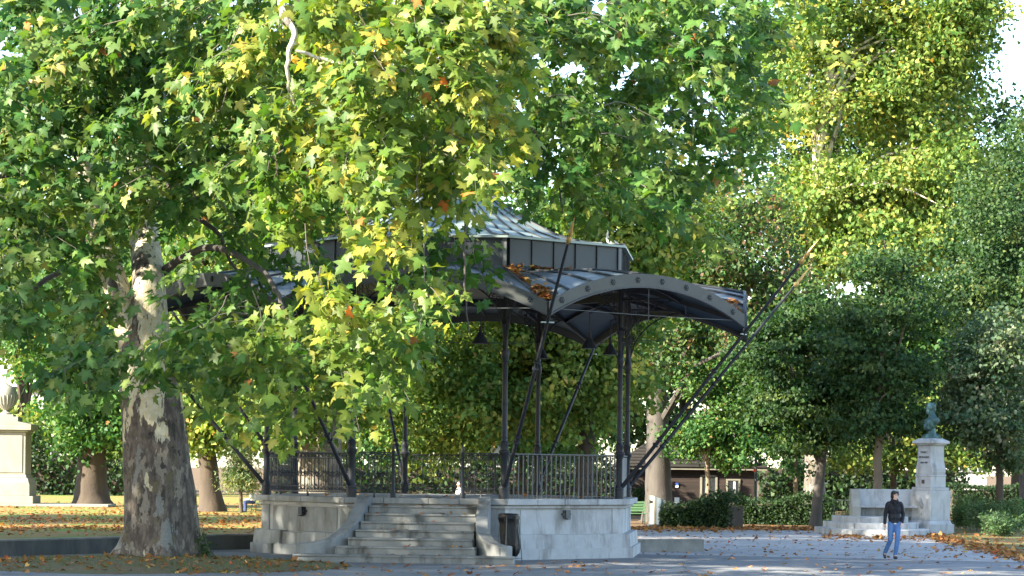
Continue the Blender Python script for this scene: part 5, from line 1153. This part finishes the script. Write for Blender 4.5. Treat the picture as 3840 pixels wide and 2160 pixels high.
building('white building far left beyond the lawn', -60, 340, 190, 8, 'pale_wall', 2, 4)
building('pale building far behind the ornate railing', 1090, 1300, 184, 5, 'pale_wall', 1, 2)
# ================================================================== HEDGES AND SHRUBS
def hedge(lab, a, b, w_, h, n, pal='hedge', leaf=.11, bulge=.12, T=T_FAR, z=0.0):
    a, b = Vector(a), Vector(b); c = (a + b) / 2; L = (b - a).length; rz = math.atan2(b.y - a.y, b.x - a.x); r = empty('hedge', (c.x, c.y, z), rz, lab, 'hedge')
    mb = MB(); mb.box((0, 0, h * .45), (L * .97, w_ * .8, h * .86)); mb.build('branch_core', 'bark_brown', r)
    u = rng.random((n, 3)); f = rng.random(n); p = np.empty((n, 3)); p[:, 0] = (u[:, 0] - .5) * L; p[:, 1] = np.where(f < .62, -w_ / 2, (u[:, 1] - .5) * w_); p[:, 2] = np.where(f < .62, u[:, 2] * h, h)
    p += rng.standard_normal((n, 3)) * bulge * .5; p[:, 2] += bulge * np.sin(p[:, 0] * 1.7) * (p[:, 2] / h); p[:, 2] = np.maximum(p[:, 2], .03)
    add_leaves('foliage', r, p, pal, rng.uniform(.7, 1.3, n) * leaf, T, 'leaf_far', droop=-.2); return r
def G2(px, py): g = GR(px, py); return (g.x, g.y, 0)
a, b = GR(2530, 1976), GR(2770, 1982); hedge('dark clipped hedge in front of the wooden house door', (a.x, a.y + .8, 0), (b.x, b.y + .8, 0), 1.6, .95, 5200, bulge=.25)
a, b = GR(2780, 1966), GR(3140, 1972); hedge('lower green hedge between the lamp post and the crowd barrier', (a.x, a.y + .8, 0), (b.x, b.y + .8, 0), 1.4, 1.0, 5200, 'hedge', bulge=.2)
a, b = GR(3560, 1935), GR(3990, 1940); hedge('tall dark trimmed hedge behind the right-hand shrubs', (a.x, a.y, 0), (b.x, b.y, 0), 1.4, 1.55, 5600, bulge=.08)
a, b = GR(2350, 1932), GR(2440, 1932); hedge('dark hedge behind the green bench', (a.x, a.y, 0), (b.x, b.y, 0), 1.2, 1.3, 1500, bulge=.2)
a, b = P(1000, 1850, 140), P(2350, 1850, 140); hedge('long dark hedge far behind the bandstand platform', (a.x, a.y, 0), (b.x, b.y, 0), 1.8, 2.6, 8500, bulge=.7, leaf=.24)
a, b = P(-100, 1850, 146), P(640, 1850, 146); hedge('dark hedge far beyond the lawn at the left', (a.x, a.y, 0), (b.x, b.y, 0), 1.8, 2.6, 5500, bulge=.7, leaf=.24, z=LZ)
a, b = P(2830, 1850, 138), P(3580, 1850, 138); hedge('tall dark thicket far behind the exedra', (a.x, a.y, 0), (b.x, b.y, 0), 2.4, 2.7, 7000, bulge=.9, leaf=.26)
def shrub(lab, x, y, w_, h, n, z=0.0):
    r = empty('shrub', (x, y, z), 0, lab, 'shrub', 'grey-green shrubs beside the exedra'); stems = int(w_ * 16); p = []; tp = []
    mb = MB()
    for s in range(stems):
        bx, by = random.gauss(0, w_ * .22), random.gauss(0, .4); tx, ty = bx + random.gauss(0, .3), by + random.gauss(0, .25); hh_ = h * random.uniform(.5, 1.1)
        mb.tube([(bx, by, 0), ((bx + tx) / 2, (by + ty) / 2, hh_ * .6), (tx, ty, hh_)], [.012, .008, .003], 3, False)
        for j in range(n // stems):
            t_ = .15 + .85 * random.random(); c = Vector((bx, by, 0)).lerp(Vector((tx, ty, hh_)), t_) + Vector((random.gauss(0, .09), random.gauss(0, .09), random.gauss(0, .05))); c.z = max(c.z, .03); p.append(tuple(c)); tp.append((random.gauss(0, 1), random.gauss(0, 1), .6 + random.gauss(0, .4)))
    mb.build('stems', 'twig', r); p = np.array(p); add_leaves('foliage', r, p, 'shrub', rng.uniform(.10, .19, len(p)), T_SLIM, 'leaf_far', np.array(tp))
for i, (px, py, w_, h, lab) in enumerate([(3612, 1985, 1.1, 1.25, 'grey-green shrub touching the pedestal base'), (3690, 1992, 1.3, 1.15, 'grey-green shrub left of the slim trunk'), (3775, 1996, 1.2, 1.2, 'grey-green shrub just right of the slim trunk'), (3850, 1990, 1.2, 1.3, 'grey-green shrub cut by the right photo edge'), (3750, 2012, 1.3, .8, 'low front shrub nearest the leafy grass verge')]):
    g = GR(px, py); shrub(lab, g.x, g.y, w_, h, 2600)
g = GR(3172, 1962); shrub('small light green plant beside the crowd barrier', g.x, g.y, .35, .7, 260)
# ================================================================== GRASS AND FALLEN LEAVES
n = 5200; a = rng.random(n) * 2 * np.pi; r_ = np.sqrt(rng.random(n)); gx_ = cx + 4.5 * r_ * np.cos(a); gy_ = cy + 4.3 * r_ * np.sin(a)
gpz = np.array([mound_z(x, y) for x, y in zip(gx_, gy_)]) - .01
cl_ = np.sin(gx_ * 3.1) * np.sin(gy_ * 2.3 + 1) + .5 * np.sin(gx_ * 7) > -.35; pp = np.stack([gx_, gy_, gpz], 1)[cl_]
tp = rng.standard_normal((len(pp), 3)) * .45 + np.array([0, 0, 1.])
gm = leaf_mesh('mound_grass', pp, tp, rng.standard_normal((len(pp), 3)), rng.uniform(.05, .14, len(pp)), palette('grass', len(pp)), T_BLADE, 'leaf_dry'); tag(link('mound_grass', gm), 'short dry grass growing round the foot of the big plane tree', 'grass', kind='stuff')
def litter(name, label, P_, size, pal='dry', T=T_MID, lift=.012):
    P_ = np.asarray(P_, float); n = len(P_); P_[:, 2] += lift + rng.random(n) * .02
    tp = rng.standard_normal((n, 3)) * np.array([1, 1, .28]); nm = rng.standard_normal((n, 3)) * .38 + np.array([0, 0, 1.])
    me = leaf_mesh(name, P_, tp, nm, size, palette(pal, n, .25), T, 'leaf_dry'); return tag(link(name, me), label, 'leaves', kind='stuff')
pts = []
for _ in range(650):
    a = random.random() * 6.283; r = math.sqrt(random.random()) * 1.02; x, y = cx + 4.5 * r * math.cos(a), cy + 4.3 * r * math.sin(a); pts.append((x, y, mound_z(x, y)))
litter('mound_leaves', 'brown fallen leaves on the grass mound around the big tree', pts, rng.uniform(.09, .18, len(pts)))
pts = []
while len(pts) < 4600:
    px, py = random.uniform(-60, 1100), random.uniform(1885, 2012); g = GR(px, py, LZ)
    if random.random() < (.12 if py > 1990 + 4 * math.sin(px * .02) else .35 + .65 * (math.sin(g.y * .55) > -.3)): pts.append((g.x, g.y, LZ))
litter('lawn_leaves', 'thick carpet of brown fallen leaves on the raised lawn', pts, rng.uniform(.08, .17, len(pts)), T=T_FAR)
pts = []
while len(pts) < 3600:     # drifts along the edges of the gravel
    k = random.random()
    if k < .42: px = random.uniform(2370, 3120); py = 1984 + abs(random.gauss(0, 7)) - random.random() * 10
    elif k < .80:
        tt2 = random.random(); px = 3470 + 390 * tt2; py = 2008 + 88 * tt2 + random.gauss(0, 9)
    elif k < .92: px = random.uniform(3080, 3480); py = 2008 + abs(random.gauss(0, 9))
    else: px = random.uniform(3500, 3860); py = random.uniform(2000, 2075)
    g = GR(px, py); pts.append((g.x, g.y, .012))
litter('drift_leaves', 'drifts of orange fallen leaves along the gravel and verge edges', pts, rng.uniform(.10, .2, len(pts)), T=T_FAR)
pts = []
while len(pts) < 560:
    px, py = random.uniform(2380, 3840), random.uniform(1985, 2100); g = GR(px, py)
    if AB0.y - 1 < g.y + (g.x - AB0.x) * .2: pts.append((g.x, g.y, .01))
litter('gravel_leaves', 'scattered brown leaves on the gravel path', pts, rng.uniform(.07, .17, len(pts)), T=T_FAR)
# leaves lying in the roof valleys and against the drum
pts = []
for _ in range(300):
    k = random.random()
    if k < .42: s_, u = 0, random.random(); p = roof_pt(0, u, abs(random.gauss(.02, .015)), .03)
    elif k < .72: p = roof_pt(0, 1 - abs(random.gauss(0, .025)), random.uniform(.65, .98), .03)
    elif k < .84: p = roof_pt(0, 1 - abs(random.gauss(0, .015)) - .01, random.uniform(.05, .6), .03)
    else: p = roof_pt(7, abs(1 - abs(random.gauss(0, .05))), random.uniform(.78, .98), .05)
    p = p + BC; pts.append((p.x, p.y, p.z + abs(random.gauss(0, .03))))
litter('roof_leaves', 'rusty dry leaves caught in the bandstand roof valleys', pts, rng.uniform(.10, .2, len(pts)), T=T_MID)
pts = []
for _ in range(40): s_ = random.uniform(-1.3, 1.3); i = random.randrange(7); p = sl_(s_, FO[i] - random.uniform(.03, .3), RI * (i + 1)) + BC; pts.append((p.x, p.y, p.z))
for _ in range(60): a = random.random() * 6.28; r = 4.9 * math.sqrt(random.random()); pts.append((BC.x + r * math.cos(a), BC.y + r * math.sin(a), FZ))
litter('stair_leaves', 'a few brown leaves on the bandstand stairs and floor', pts, rng.uniform(.06, .14, len(pts)))
# single leaves lying on the asphalt in front
lv = []
for i in range(10): lv.append(leaf_mesh('fallen_leaf', np.zeros((1, 3)), np.array([[0, 1., 0]]), np.array([[0, 0, 1.]]), np.ones(1), palette('dry', 1, .25), template(PLANE_HALF, -.25, -.5 + .1 * i), 'leaf_dry'))
cnt = 0
while cnt < 220:
    px, py = random.uniform(600, 3840), 2162 - random.random() ** 1.0 * 75
    if random.random() < .35: px = random.gauss(1500, 500)
    g = GR(px, py)
    if math.hypot((g.x - cx) / 4.5, (g.y - cy) / 4.3) < 1 or (g - BC).xy.length < 5.6 or False: continue
    q = (g - BC); so_ = q.dot(n_) - M0.dot(n_)
    if -0.2 < so_ < 3.1 and abs(q.dot(Vector((math.sin(sa), math.cos(sa), 0)))) < 2.9: continue
    o = link('fallen_leaf', random.choice(lv), None, (g.x, g.y, .02), (random.gauss(0, .22), random.gauss(0, .22), random.random() * 6.28)); s_ = random.uniform(.07, .16); o.scale = (s_,) * 3
    tag(o, 'single fallen brown leaf lying on the asphalt in front of the bandstand', 'leaf', 'single leaves scattered on the asphalt'); cnt += 1
